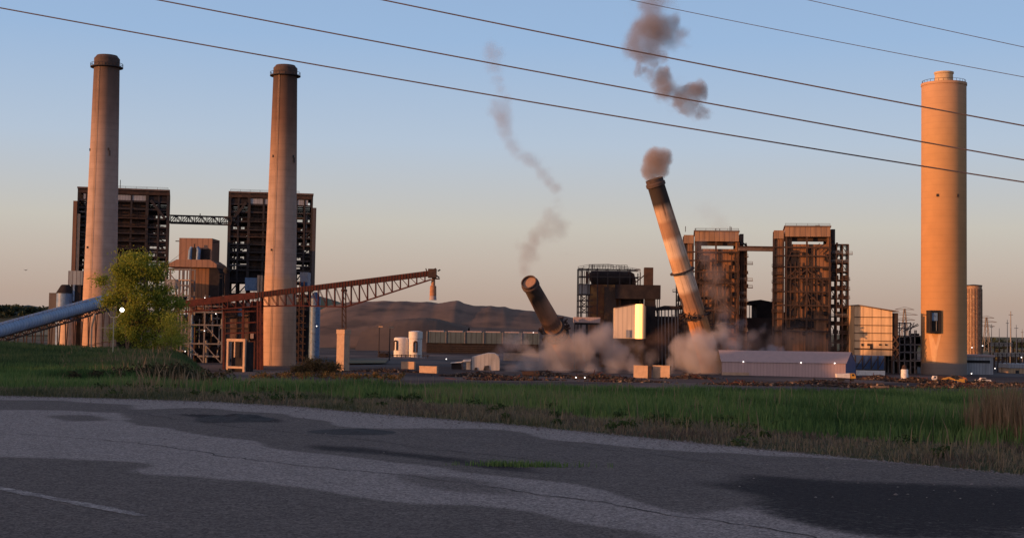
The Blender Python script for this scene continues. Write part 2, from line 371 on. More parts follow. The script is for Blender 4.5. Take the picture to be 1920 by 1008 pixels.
# ------------------------------------------------------------------ road
def asphalt(name, c1, c2, c3, rough=.9, sc1=.35):
    m, nt, b = newmat(name); b.inputs['Roughness'].default_value = rough; b.inputs['Specular IOR Level'].default_value = .12
    tc = N(nt,'ShaderNodeTexCoord')
    a = N(nt,'ShaderNodeTexNoise'); a.inputs['Scale'].default_value = sc1; a.inputs['Detail'].default_value = 8; a.inputs['Roughness'].default_value = .6; nt.links.new(tc.outputs['Object'], a.inputs['Vector'])
    g = N(nt,'ShaderNodeTexVoronoi'); g.inputs['Scale'].default_value = 55; nt.links.new(tc.outputs['Object'], g.inputs['Vector'])
    g2 = N(nt,'ShaderNodeTexNoise'); g2.inputs['Scale'].default_value = 9; g2.inputs['Detail'].default_value = 6; g2.inputs['Roughness'].default_value = .8; nt.links.new(tc.outputs['Object'], g2.inputs['Vector'])
    r = N(nt,'ShaderNodeValToRGB'); e = r.color_ramp.elements; e[0].position = .36; e[0].color = rgba(c1); e[1].position = .64; e[1].color = rgba(c2); nt.links.new(a.outputs['Fac'], r.inputs[0])
    sx = N(nt,'ShaderNodeSeparateColor'); nt.links.new(g.outputs['Color'], sx.inputs[0])
    mr = N(nt,'ShaderNodeMapRange'); mr.inputs[3].default_value = .55; mr.inputs[4].default_value = 1.45; nt.links.new(sx.outputs[0], mr.inputs[0])
    mr2 = N(nt,'ShaderNodeMapRange'); mr2.inputs[1].default_value = .3; mr2.inputs[2].default_value = .7; mr2.inputs[3].default_value = .6; mr2.inputs[4].default_value = 1.4; nt.links.new(g2.outputs['Fac'], mr2.inputs[0])
    mm = N(nt,'ShaderNodeMath', operation='MULTIPLY'); nt.links.new(mr.outputs[0], mm.inputs[0]); nt.links.new(mr2.outputs[0], mm.inputs[1])
    mu = N(nt,'ShaderNodeMix', data_type='RGBA', blend_type='MULTIPLY'); mu.inputs[0].default_value = 1; nt.links.new(r.outputs[0], mu.inputs[6]); nt.links.new(mm.outputs[0], mu.inputs[7])
    nt.links.new(mu.outputs[2], b.inputs['Base Color'])
    bp = N(nt,'ShaderNodeBump'); bp.inputs['Strength'].default_value = .6; bp.inputs['Distance'].default_value = .02; nt.links.new(mm.outputs[0], bp.inputs['Height']); nt.links.new(bp.outputs[0], b.inputs['Normal'])
    return m
M['road'] = asphalt('worn_pale_asphalt', (.175,.15,.135), (.245,.21,.19), None)
M['road_dark'] = asphalt('dark_patched_asphalt', (.075,.062,.053), (.125,.105,.09), None, .85)
M['road_black'] = asphalt('fresh_black_asphalt', (.022,.018,.017), (.04,.034,.031), None, .7)
M['line'] = asphalt('faded_line_paint', (.13,.12,.115), (.31,.3,.285), None, .85, 4.0)
def in_poly(px, X, Y):
    pts = [G(u, v, 0) for u, v in px]; ins = np.zeros(X.shape, bool); n = len(pts)
    for k in range(n):
        p, q = pts[k], pts[(k+1) % n]
        c = ((p.y > Y) != (q.y > Y)) & (X < (q.x-p.x)*(Y-p.y)/((q.y-p.y) or 1e-9)+p.x); ins ^= c
    return ins.astype(float)
def blur(A, k):
    for _ in range(k):
        A = (np.roll(A,1,0)+A*2+np.roll(A,-1,0))/4; A = (np.roll(A,1,1)+A*2+np.roll(A,-1,1))/4
    return A
xs_ = np.concatenate([np.linspace(EX[0], -22, 20)[:-1], np.linspace(-22, 22, 520), np.linspace(22, EX[-1], 30)[1:]])
ts_ = np.concatenate([np.linspace(0, 34, 380), np.linspace(34, 90, 12)[1:]])
XX, TT = np.meshgrid(xs_, ts_); EYX = edge_y(xs_)+.5*(fbm(xs_, xs_*0, 2.2, 4, 3)-.5); YY = EYX[None,:]-TT
jx = XX+(fbm(XX, YY, 1.6, 4, 61)-.5)*1.3+(fbm(XX, YY, .35, 3, 62)-.5)*.6; jy = YY+(fbm(XX, YY, 1.6, 4, 71)-.5)*1.3+(fbm(XX, YY, .35, 3, 72)-.5)*.7
dark = np.zeros(XX.shape); blk = np.zeros(XX.shape)
for px, w_ in (([(-160,470),(60,467),(170,474),(150,482),(0,481),(-160,482)], .8),
    ([(150,479),(235,477),(330,483),(420,499),(600,503),(640,512),(720,520),(860,530),(1010,540),(1130,545),(1260,556),(1400,565),(1400,650),(1000,594),(820,600),(760,590),(680,570),(560,552),(440,541),(330,524),(240,512),(165,498)], 1.0),
    ([(-200,533),(40,535),(140,539),(175,556),(300,563),(430,583),(560,596),(800,640),(1200,720),(1500,800),(1500,1100),(-200,1100)], .95),
    ([(450,552),(540,555),(640,578),(600,584),(500,571)], .7), ([(40,486),(120,485),(140,492),(60,493)], .8), ([(560,508),(640,510),(660,517),(590,516)], .5)):
    dark = np.maximum(dark, in_poly(px, jx, jy)*w_)
for px, w_ in (([(360,519),(430,521),(520,532),(620,545),(700,556),(640,555),(545,545),(430,533)], .7), ([(830,552),(960,560),(1100,566),(1300,572),(1300,640),(1150,640),(1000,630),(880,590)], .72), ([(640,545),(760,556),(900,566),(860,576),(740,566)], .35), ([(225,483),(330,487),(330,494),(240,494)], .8), ([(370,500),(460,503),(455,510),(375,508)], .7), ([(640,600),(800,620),(1000,660),(900,660),(700,625)], .4)):
    blk = np.maximum(blk, in_poly(px, jx, jy)*w_)
dark = blur(dark, 12); blk = blur(blk, 22)
dark = np.clip(dark+(fbm(XX, YY, 5, 4, 81)-.5)*.5, 0, 1)
nx = len(xs_); ny = len(ts_); v_ = np.stack([XX.ravel(), YY.ravel(), np.where(blk > .3, 0, 0).ravel()+(fbm(XX, YY, 6, 3, 5).ravel()-.5)*.03], 1)
k_ = (np.arange(ny-1)[:,None]*nx+np.arange(nx-1)[None,:]).ravel(); q_ = np.stack([k_, k_+nx, k_+nx+1, k_+1], 1)
m, nt, b = newmat('worn_road'); b.inputs['Roughness'].default_value = .92; b.inputs['Specular IOR Level'].default_value = .1
def attr(n_): a = N(nt,'ShaderNodeAttribute'); a.attribute_name = n_; return a.outputs['Fac']
tc = N(nt,'ShaderNodeTexCoord')
def noise(sc_, det=6, ro=.65): a = N(nt,'ShaderNodeTexNoise'); a.inputs['Scale'].default_value = sc_; a.inputs['Detail'].default_value = det; a.inputs['Roughness'].default_value = ro; nt.links.new(tc.outputs['Object'], a.inputs['Vector']); return a.outputs['Fac']
def ragged(fac, nz, w_):      # attribute broken up by fine noise
    a = N(nt,'ShaderNodeMath', operation='MULTIPLY_ADD'); nt.links.new(nz, a.inputs[0]); a.inputs[1].default_value = w_; nt.links.new(fac, a.inputs[2])
    r = N(nt,'ShaderNodeMapRange', interpolation_type='SMOOTHSTEP'); nt.links.new(a.outputs[0], r.inputs[0]); r.inputs[1].default_value = .3+w_*.5; r.inputs[2].default_value = .75+w_*.5; return r.outputs[0]
def mixc(f, a, c2):
    x = N(nt,'ShaderNodeMix', data_type='RGBA'); nt.links.new(f, x.inputs[0])
    if isinstance(a, tuple): x.inputs[6].default_value = rgba(a)
    else: nt.links.new(a, x.inputs[6])
    if isinstance(c2, tuple): x.inputs[7].default_value = rgba(c2)
    else: nt.links.new(c2, x.inputs[7])
    return x.outputs[2]
fine = noise(7, 8, .8); mid = noise(1.1, 6)
pale = mixc(mid, (.19,.175,.165), (.265,.245,.23)); dk = mixc(mid, (.085,.076,.07), (.14,.126,.116))
col = mixc(ragged(attr('dark'), fine, 1.3), pale, dk)
col = mixc(ragged(attr('black'), fine, 1.1), col, (.022,.019,.02))
vo = N(nt,'ShaderNodeTexVoronoi'); vo.inputs['Scale'].default_value = 38; nt.links.new(tc.outputs['Object'], vo.inputs['Vector']); sx = N(nt,'ShaderNodeSeparateColor'); nt.links.new(vo.outputs['Color'], sx.inputs[0])
g1 = N(nt,'ShaderNodeMapRange'); g1.inputs[3].default_value = .5; g1.inputs[4].default_value = 1.5; nt.links.new(sx.outputs[0], g1.inputs[0])
g2 = N(nt,'ShaderNodeMapRange'); g2.inputs[1].default_value = .3; g2.inputs[2].default_value = .7; g2.inputs[3].default_value = .65; g2.inputs[4].default_value = 1.35; nt.links.new(fine, g2.inputs[0])
gm2 = N(nt,'ShaderNodeMath', operation='MULTIPLY'); nt.links.new(g1.outputs[0], gm2.inputs[0]); nt.links.new(g2.outputs[0], gm2.inputs[1])
mu = N(nt,'ShaderNodeMix', data_type='RGBA', blend_type='MULTIPLY'); mu.inputs[0].default_value = 1; nt.links.new(col, mu.inputs[6]); nt.links.new(gm2.outputs[0], mu.inputs[7]); nt.links.new(mu.outputs[2], b.inputs['Base Color'])
bp = N(nt,'ShaderNodeBump'); bp.inputs['Strength'].default_value = .7; bp.inputs['Distance'].default_value = .02; nt.links.new(gm2.outputs[0], bp.inputs['Height']); nt.links.new(bp.outputs[0], b.inputs['Normal'])
o = raw_mesh('road', v_, q_, m, None, 'structure')
for nm_, arr in (('dark', dark), ('black', blk)):
    a = o.data.attributes.new(nm_, 'FLOAT', 'POINT'); a.data.foreach_set('value', arr.ravel().astype(np.float32))
o.data.polygons.foreach_set('use_smooth', [True]*len(o.data.polygons))
def wave(x, y): return float((fbm(np.array([x]), np.array([y]), 6, 3, 5)[0]-.5)*.03)
# faded edge line, worn through in places
la = G(0,571.5); lb_ = G(130,596.5); ld = (lb_-la).normalized(); ln = Vector((-ld.y, ld.x, 0)); L_ = []; fl_ = []
rl_ = random.Random(5); k = -60
while k*.12 < (lb_-la).length+.4:
    ln_ = rl_.uniform(.3, 1.6); p = la+ld*(k*.12); q = p+ld*ln_; w_ = .11*rl_.uniform(.6, 1.1); z_ = .005
    n0 = len(L_); st = 8
    for e in range(st+1):
        c_ = p.lerp(q, e/st); a1 = w_*rl_.uniform(.7, 1.1); a2 = w_*rl_.uniform(.7, 1.1); L_ += [(c_.x+ln.x*a1, c_.y+ln.y*a1, z_+wave(c_.x+ln.x*a1, c_.y+ln.y*a1)), (c_.x-ln.x*a2, c_.y-ln.y*a2, z_+wave(c_.x-ln.x*a2, c_.y-ln.y*a2))]
    fl_ += [(n0+2*e, n0+2*e+1, n0+2*e+3, n0+2*e+2) for e in range(st)]
    k += (ln_+rl_.choice((0, 0, .02, .04)))/.12
tag(MB().add(L_, fl_).build('road_line', M['line']), kind='structure')
def seam(px, w_, seed, jag=.12):
    rr = random.Random(seed); pts = [G(u, v, .01) for u, v in px]; out = []
    for p, q in zip(pts[:-1], pts[1:]):
        k = max(3, int((q-p).length/.18))
        for j in range(k): out.append(p.lerp(q, j/k))
    L = []; Rr = []; off = 0
    for i, p in enumerate(out):
        d = (out[min(i+1,len(out)-1)]-out[max(0,i-1)]).normalized(); nn = Vector((-d.y, d.x, 0))
        off = off*.8+rr.gauss(0, jag*.4); ww = w_*rr.uniform(.3, 1.2)
        L.append(p+nn*(off+ww)); Rr.append(p+nn*(off-ww))
    n = len(L); o = MB().add([(p.x,p.y,.004+wave(p.x,p.y)) for p in L]+[(p.x,p.y,.004+wave(p.x,p.y)) for p in Rr], [(i, i+n, i+n+1, i+1) for i in range(n-1)]).build('road_crack', M['road_black']); o['kind'] = 'structure'
for i, (px, w_) in enumerate([([(-60,503),(160,517),(330,541),(480,557),(700,586),(980,633)],.02),([(520,505),(640,517),(760,529),(900,549)],.014),([(150,481),(300,501),(420,513),(640,539)],.02)]):
    seam(px, w_, i+1)
# loose asphalt heaps
def heap(name, u, v, w_, d_, h_, seed, label):
    p = G(u, v, 0); n = 22; vs = []; fs = []
    for j in range(n+1):
        for i in range(n+1):
            a = i/n*2-1; c = j/n*2-1; r = math.hypot(a, c)
            z = max(0, 1-r**1.4)*h_*(.5+1.0*fbm(np.array([a*3+seed]), np.array([c*3.]), .8, 3, seed)[0]) - .015
            vs.append((p.x+a*w_, p.y+c*d_, z))
    for j in range(n):
        for i in range(n): k = j*(n+1)+i; fs.append((k, k+1, k+n+2, k+n+1))
    o = MB().add(vs, fs).build(name, M['road_black'], origin=(p.x, p.y, 0))
    tag(o, label, 'asphalt heap', kind='stuff')
heap('asphalt_heap', 276, 490, .95, 1.1, .12, 1, 'black crumbled asphalt heap on the road near the grass')
heap('asphalt_heap', 412, 505, 1.0, .9, .07, 2, 'smaller dark crumbled asphalt heap farther along the road')

# ------------------------------------------------------------------ grass
def leaf_mat(name, cols, rough=.7, trans=.25):
    m, nt, b = newmat(name); b.inputs['Roughness'].default_value = rough; b.inputs['Specular IOR Level'].default_value = .15
    at = N(nt,'ShaderNodeAttribute'); at.attribute_name = 'rnd'
    r = N(nt,'ShaderNodeValToRGB'); e = r.color_ramp.elements
    while len(e) < len(cols): e.new(.5)
    for k, c in enumerate(cols): e[k].position = k/(len(cols)-1); e[k].color = rgba(c)
    nt.links.new(at.outputs['Fac'], r.inputs[0]); nt.links.new(r.outputs[0], b.inputs['Base Color'])
    t = N(nt,'ShaderNodeBsdfTranslucent'); nt.links.new(r.outputs[0], t.inputs[0])
    ms = N(nt,'ShaderNodeMixShader'); ms.inputs[0].default_value = trans
    out = nt.nodes['Material Output']; nt.links.new(b.outputs[0], ms.inputs[1]); nt.links.new(t.outputs[0], ms.inputs[2]); nt.links.new(ms.outputs[0], out.inputs[0])
    return m
def blades(name, x, y, h, wd, rnd, m, lean=.35, z=None):
    n = len(x); z = zg(x, y) if z is None else z
    th = rng.uniform(0, 2*np.pi, n); la = rng.uniform(0, 2*np.pi, n); ll = rng.uniform(.1, 1, n)*lean*h
    dx = np.cos(th)*wd/2; dy = np.sin(th)*wd/2
    bx = np.cos(la)*ll; by = np.sin(la)*ll
    V = np.empty((n, 5, 3))
    V[:,0] = np.stack([x-dx, y-dy, z-.03], 1); V[:,1] = np.stack([x+dx, y+dy, z-.03], 1)
    V[:,2] = np.stack([x+dx*.8+bx*.35, y+dy*.8+by*.35, z+h*.6], 1); V[:,3] = np.stack([x-dx*.8+bx*.35, y-dy*.8+by*.35, z+h*.6], 1)
    V[:,4] = np.stack([x+bx, y+by, z+h], 1)
    i = np.arange(n)[:,None]*5
    T = np.concatenate([i+np.array([[0,1,2]]), i+np.array([[0,2,3]]), i+np.array([[3,2,4]])], 0)
    return raw_mesh(name, V.reshape(-1,3), T, m, np.repeat(rnd, 5), 'stuff')
NG = 330000
yy = np.sqrt(rng.uniform(18**2, 66**2, NG)); xx = rng.uniform(-.44, .86, NG)*yy
ey = edge_y(xx)
keep = (yy > ey + .1*rng.normal(size=NG)) & (yy < crest(xx)+1.5) & ((xx > -24) | (yy < 66))
xx, yy, ey = xx[keep], yy[keep], ey[keep]
cr = np.minimum(crest(xx), 57)
dist = yy-ey
lim = np.interp(xx, [-15, -5, 0, 8, 20, 40], [3.5, 4.5, 5.0, 6.0, 4.5, 4.0]) + (fbm(xx, yy, 3, 3, 11)-.5)*5
clump = fbm(xx, yy, 1.6, 3, 21)
green = dist > lim
gx, gy, gc = xx[green], yy[green], clump[green]
M['grass'] = leaf_mat('green_grass', [(.04,.085,.025), (.09,.165,.048), (.14,.21,.065), (.2,.175,.1)])
gh = (.12+.5*gc)*rng.uniform(.55, 1.1, len(gx))*np.interp(gy, [40,50], [1,.8])*np.clip((dist-lim)[green]/2.5+.3, .3, 1)
grn = np.clip((fbm(gx, gy, 4, 3, 31)-.5)*1.4+.42+rng.normal(0, .14, len(gx)), 0, 1)
o = blades('grass', gx, gy, gh, rng.uniform(.015,.035,len(gx)), grn, M['grass'])
tag(o, 'tall green grass field between the road and the power plant', 'grass')
dx_, dy_, dc_ = xx[~green], yy[~green], clump[~green]
M['dry_grass'] = leaf_mat('dry_verge_grass', [(.065,.08,.04), (.13,.125,.07), (.2,.165,.11), (.11,.085,.065)])
dh = (.04+.2*dc_)*rng.uniform(.5, 1.2, len(dx_))*np.clip(dist[~green]/.8+.25, .25, 1)
drn = np.clip((fbm(dx_, dy_, 2.5, 3, 41)-.5)*1.6+.5+np.interp(dx_, [-12,0,8], [-.3,0,.1])+rng.normal(0,.15,len(dx_)), 0, 1)
o = blades('dry_grass', dx_, dy_, dh, rng.uniform(.015,.03,len(dx_)), drn, M['dry_grass'], .9)
tag(o, 'short dry brown grass verge along the edge of the road', 'grass')
# gravel crumbs along the broken road edge, loose on the surface
n = 5200; gx_ = rng.uniform(-17, 14, n); gy_ = edge_y(gx_)-np.abs(rng.normal(0, 1, n))*rng.choice([.25, .9, 5.0], n, p=[.55,.3,.15]); sz = rng.uniform(.008, .03, n)*rng.choice([1,1.7], n, p=[.9,.1])
ico = np.array([(0,0,.8),(.9,.1,.2),(.2,.9,.1),(-.8,.4,.2),(-.6,-.7,.1),(.4,-.9,.2)]); tri = np.array([(0,1,2),(0,2,3),(0,3,4),(0,4,5),(0,5,1)])
th_ = rng.uniform(0, 6.28, n); cx_, sx_ = np.cos(th_), np.sin(th_)
V = np.stack([(ico[:,0][None]*cx_[:,None]-ico[:,1][None]*sx_[:,None])*sz[:,None]+gx_[:,None], (ico[:,0][None]*sx_[:,None]+ico[:,1][None]*cx_[:,None])*sz[:,None]+gy_[:,None], ico[:,2][None]*sz[:,None]+(fbm(gx_, gy_, 6, 3, 5)[:,None]-.5)*.03], 2).reshape(-1,3)
T = (np.arange(n)[:,None,None]*6+tri[None]).reshape(-1,3)
o = raw_mesh('gravel', V, T, mat('gravel_stone', (.2,.18,.165), (.08,.07,.065), 9, .95), None, 'stuff'); tag(o, 'loose gravel crumbs along the broken far edge of the road', 'gravel')
# mixed weeds and seed heads standing in the grass
n = 2600; wx = rng.uniform(-14, 20, n); wy = edge_y(wx)+rng.uniform(1.0, 22, n); k = (wy < 50) & (fbm(wx, wy, 2.2, 3, 91) > .5); wx, wy = wx[k], wy[k]
M['seed'] = leaf_mat('seed_heads', [(.16,.12,.07), (.26,.2,.12), (.1,.12,.05)])
o = blades('weeds', wx, wy, rng.uniform(.3,.75,len(wx)), rng.uniform(.01,.03,len(wx)), rng.uniform(0,1,len(wx)), M['seed'], .3); tag(o, 'scattered tan weeds and seed heads standing in the green grass', 'weeds')
k = 150; wx = rng.uniform(-13, 18, k); wy = edge_y(wx)+rng.uniform(.4, 18, k)
WEED = [(x, y, float(zg(x, y))+.08) for x, y in zip(wx, wy) if y < 49]
# berm grass on the left
n = 60000; bx = rng.uniform(-46,-17,n); by = rng.uniform(60,104,n); k = bx/by > -.5; bx, by = bx[k], by[k]
M['berm_grass'] = leaf_mat('berm_grass', [(.03,.06,.022), (.06,.10,.036), (.095,.13,.048), (.13,.105,.06)])
o = blades('berm_grass', bx, by, (.15+.5*fbm(bx,by,2.5,3,51))*rng.uniform(.5,1,len(bx)), rng.uniform(.03,.06,len(bx)), np.clip((fbm(bx,by,3,3,61)-.5)*1.6+.45+rng.normal(0,.12,len(bx)),0,1), M['berm_grass'])
tag(o, 'dark rough grass covering the low bank at the left', 'grass')
# small tuft in the road crack
n = 500; p = G(612,545); tx = p.x+rng.normal(0,.45,n); ty = p.y+rng.normal(0,.1,n)
o = blades('weed_tuft', tx, ty, rng.uniform(.03,.11,n), rng.uniform(.01,.02,n), rng.uniform(.2,.7,n), M['grass'], z=np.zeros(n))
tag(o, 'low green weed tuft growing in a crack of the road', 'weeds')
# dry reeds at the right
n = 1700; p = G(1192, 520); tx = p.x+.1+rng.normal(0,.24,n); ty = p.y+.6+rng.normal(0,1.0,n)
M['reed'] = leaf_mat('dry_reeds', [(.13,.085,.05), (.22,.15,.09), (.3,.21,.13), (.1,.09,.045)])
o = blades('reeds', tx, ty, rng.uniform(.4,1.3,n), rng.uniform(.012,.025,n), rng.uniform(0,1,n), M['reed'], .22)
tag(o, 'tall dry reddish reeds standing in the grass near the right', 'reeds')
# dry brush under the pipe rack and by the berm
n = 2600; uu = rng.uniform(70,340,n); DD = rng.uniform(46,104,n); uu2 = uu
tx = np.array([P(a,430,d).x for a,d in zip(uu,DD)]); ty = DD
k = (uu < 262) | (rng.uniform(size=n) < .25)
dens = fbm(uu, DD, 25, 2, 71); k &= (dens > .42) & (DD < crest(tx)+1.5)
tx, ty, du = tx[k], ty[k], uu[k]
o = blades('dry_brush', tx, ty, rng.uniform(.35,1.1,len(tx))*np.interp(du,[70,140,200,230,260,340],[.4,.55,.9,.8,.5,.3]), rng.uniform(.02,.045,len(tx)), rng.uniform(0,1,len(tx)), M['reed'], .5)
tag(o, 'dry brown brush in front of the steel pipe rack', 'brush')

# ------------------------------------------------------------------ helpers for plant structures
class Fr:
    """world x / z for pixel u / v in the plane at depth D"""
    def __init__(s, D, ur, vr): s.D = D; s.ur = ur; s.vr = vr; s.m = D/F
    def X(s, u): return P(u, s.vr, s.D).x
    def Z(s, v): return P(s.ur, v, s.D).z
def railing(mb, pts, h=1.1, w=.12, post=3.0):
    for p, q in zip(pts[:-1], pts[1:]):
        p = Vector(p); q = Vector(q); L = (q-p).length; k = max(1, int(L/post))
        for i in range(k+1):
            a = p.lerp(q, i/k); mb.bar(a, a+Vector((0,0,h)), w)
        for zz in (h, h*.5): mb.bar(p+Vector((0,0,zz)), q+Vector((0,0,zz)), w)
def lattice(mb, p, q, h, n, w, w2=None):
    """flat truss between p and q, depth h downwards"""
    p = Vector(p); q = Vector(q); dn = Vector((0,0,-h)); w2 = w2 or w*.7
    mb.bar(p, q, w); mb.bar(p+dn, q+dn, w)
    for i in range(n):
        a = p.lerp(q, i/n); b = p.lerp(q, (i+1)/n)
        mb.bar(a, a+dn, w2); mb.bar(a, b+dn, w2) if i % 2 else mb.bar(a+dn, b, w2)
    mb.bar(q, q+dn, w2)

# ------------------------------------------------------------------ standing smokestacks
conc = lambda a: tuple(x*a for x in (.47,.35,.28))
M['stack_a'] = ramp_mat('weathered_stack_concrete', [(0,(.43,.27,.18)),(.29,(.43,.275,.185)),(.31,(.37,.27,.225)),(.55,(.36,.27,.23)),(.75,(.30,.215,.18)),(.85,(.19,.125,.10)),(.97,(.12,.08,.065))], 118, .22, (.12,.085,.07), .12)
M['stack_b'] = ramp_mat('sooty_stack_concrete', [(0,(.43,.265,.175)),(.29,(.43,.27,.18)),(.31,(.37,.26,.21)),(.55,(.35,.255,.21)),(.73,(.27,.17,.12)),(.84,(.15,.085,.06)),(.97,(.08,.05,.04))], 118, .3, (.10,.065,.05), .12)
M['cap'] = mat('sooty_cap', (.10,.065,.055), (.055,.04,.035), .6, .85)
def smokestack(u_b, w_b, u_t, w_t, v_t, v_rim, D, mt, label, marks):
    s = D/F; cx = (P(u_b, 400, D).x + P(u_t, 120, D).x)/2
    cx = P(u_t, v_t, D).x if False else P((u_b+u_t)/2, 250, D).x
    zt = P(u_t, v_t, D).z; zr = P(u_t, v_rim, D).z
    t = thing('smokestack', label, 'smokestack', (cx, D, GZ), 'standing concrete smokestacks on the left')
    rb, rt = w_b*s/2, w_t*s/2
    zc = zr
    MB().lathe(cx, D, [(rb*1.0, GZ), (rb+(rt-rb)*.5, GZ+(zc-GZ)*.5), (rt, zc)], 64, True, True).build('shaft', mt, t, smooth=True)
    gp = MB().lathe(cx, D, [(rt+.05, zc-.5), (rt+1.35, zc-.3), (rt+1.35, zc), (rt+.05, zc+.05)], 48, False, False)
    gallery = gp.build('gallery', M['steel_dark'], t)
    rl = MB()
    for k in range(24):
        a = 2*math.pi*k/24; b_ = 2*math.pi*(k+1)/24; r_ = rt+1.25
        p = (cx+r_*math.cos(a), D+r_*math.sin(a), zc); q = (cx+r_*math.cos(b_), D+r_*math.sin(b_), zc)
        rl.bar(p, (p[0],p[1],zc+1.3), .12); rl.bar((p[0],p[1],zc+1.3),(q[0],q[1],zc+1.3), .12)
    rl.build('railing', M['steel_dark'], gallery)
    hgt = zt-zc
    MB().lathe(cx, D, [(rt+.02, zc), (rt+.02, zc+hgt*.72), (rt*.86, zc+hgt*.9), (rt*.8, zt), (rt*.62, zt), (rt*.62, zt-1.5)], 48, False, True).build('cap', M['cap'], t, smooth=True)
    ld = MB()
    for z0 in (0,):
        a = R(250); r1 = rb+.25; r2 = rt+.25
        for d in (-.04, .04):
            ld.bar((cx+r1*math.cos(a+d), D+r1*math.sin(a+d), GZ), (cx+r2*math.cos(a+d), D+r2*math.sin(a+d), zc), .09)
    ld.build('ladder', M['concrete'], t)
    for (u, v, w_, h_) in marks:
        zz = P(u, v, D).z; f = (zz-GZ)/(zc-GZ); rr = rb+(rt-rb)*f
        dx = P(u, v, D).x-cx; dx = max(-rr*.97, min(rr*.97, dx)); y = D-math.sqrt(rr*rr-dx*dx)
        MB().box(cx+dx-w_/2, cx+dx+w_/2, y-.35, y+.5, zz-h_/2, zz+h_/2).build('test_port', M['steel_dark'], t)
        MB().box(cx+dx+.5-w_/4, cx+dx+.5+w_/4, y-.25, y+.6, zz-h_/2-2, zz-h_/2).build('bracket', M['steel_dark'], t)
    return t
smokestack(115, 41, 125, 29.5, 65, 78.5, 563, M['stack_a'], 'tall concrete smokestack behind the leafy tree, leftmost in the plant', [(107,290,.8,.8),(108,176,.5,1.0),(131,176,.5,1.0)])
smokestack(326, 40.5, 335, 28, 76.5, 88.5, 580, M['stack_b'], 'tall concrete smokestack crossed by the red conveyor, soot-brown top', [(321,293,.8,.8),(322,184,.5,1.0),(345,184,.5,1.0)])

# ------------------------------------------------------------------ wide tan chimney
D = 600; f = Fr(D, 1106, 260); s = f.m
M['stack_wide'] = ramp_mat('tan_coated_concrete', [(0,(.20,.165,.145)),(.038,(.21,.17,.15)),(.042,(0.43,0.254,0.135)),(.15,(0.43,0.232,0.105)),(.45,(0.43,0.227,0.1)),(.8,(0.43,0.254,0.125)),(1,(.44,.265,.16))], 121, .14, (.3,.18,.1), .07, warp=.002, patch=(.94,1.04))  # darker stops at the foot paint in the shade lying on the base
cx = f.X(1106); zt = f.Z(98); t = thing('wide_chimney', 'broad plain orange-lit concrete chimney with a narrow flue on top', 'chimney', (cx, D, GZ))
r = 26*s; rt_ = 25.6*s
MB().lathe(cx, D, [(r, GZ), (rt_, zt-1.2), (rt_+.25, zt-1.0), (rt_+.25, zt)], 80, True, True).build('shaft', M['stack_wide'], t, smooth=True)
fcx = f.X(1106); fl = MB().lathe(fcx, D, [(10.5*s, zt), (10.5*s, f.Z(87)), (11.3*s, f.Z(86.5)), (11.3*s, f.Z(84.5)), (9*s, f.Z(84.5)), (9*s, f.Z(88))], 40, False, True)
fl.build('flue', mat('flue_tan_paint', (.52,.38,.22), (.42,.3,.18), .5), t, smooth=True)
rl = MB()
for k in range(30):
    a = 2*math.pi*k/30; b_ = 2*math.pi*(k+1)/30; r_ = rt_-.3
    p = (cx+r_*math.cos(a), D+r_*math.sin(a), zt); q = (cx+r_*math.cos(b_), D+r_*math.sin(b_), zt)
    rl.bar(p, (p[0],p[1],zt+1.1), .12); rl.bar((p[0],p[1],zt+1.1),(q[0],q[1],zt+1.1), .12)
rl.build('railing', M['steel_dark'], t)
x0, x1 = f.X(1082.5), f.X(1095); z0, z1 = f.Z(390), f.Z(363.5)
yf = D-math.sqrt(r*r-(x1-cx)**2)
fo = MB(); wd = .75
fo.box(x0, x0+wd, yf-.9, yf+9, z0, z1); fo.box(x1-wd, x1, yf-.9, yf+3, z0, z1); fo.box(x0+wd, x1-wd, yf-.9, yf+5, z1-wd, z1); fo.box(x0+wd, x1-wd, yf-.9, yf+5, z0, z0+wd)
du = fo.build('duct_opening', M['dark_box'], t)
MB().box(x0+wd, x1-wd, yf-.15, yf+6, z0+wd, z1-wd).build('backing', M['black'], du)
MB().box(x0+wd+.2, x1-wd-.5, yf-.45, yf-.2, (z0+z1)/2+.4, z1-wd-.2).build('panel', M['blue'], du)
MB().box(x0+wd+2.1, x1-wd-1.0, yf-.5, yf-.2, z0+wd+.3, (z0+z1)/2+.3).build('torn_strip', M['grey_metal'], du)
for u in (1092, 1115):
    x = f.X(u); z = f.Z(230.5); y = D-math.sqrt(r*r-(x-cx)**2)
    MB().box(x-.35, x+.35, y-.5, y+.4, z-.55, z+.55).build('obstruction_light', M['steel_dark'], t)
# spill streak under the opening
m_ = mat('pale_spill_stain', (.55,.36,.2), (.5,.29,.16), .6)
def stain(pxs):
    vs = []; 
    for u, v in pxs:
        x = f.X(u); y = D-math.sqrt(max(0, r*r-(x-cx)**2))-.06; vs.append((x, y, f.Z(v)))
    return vs
mb = MB(); mb.add(stain([(1084,391),(1087,391),(1091,405),(1090.5,424),(1087.5,424)]), [(0,1,2,3,4)]); mb.add(stain([(1093,391),(1096,391),(1092,410),(1091.4,424),(1090.8,405)]), [(0,1,2,3,4)])
mb.build('spill_stain', m_, t)

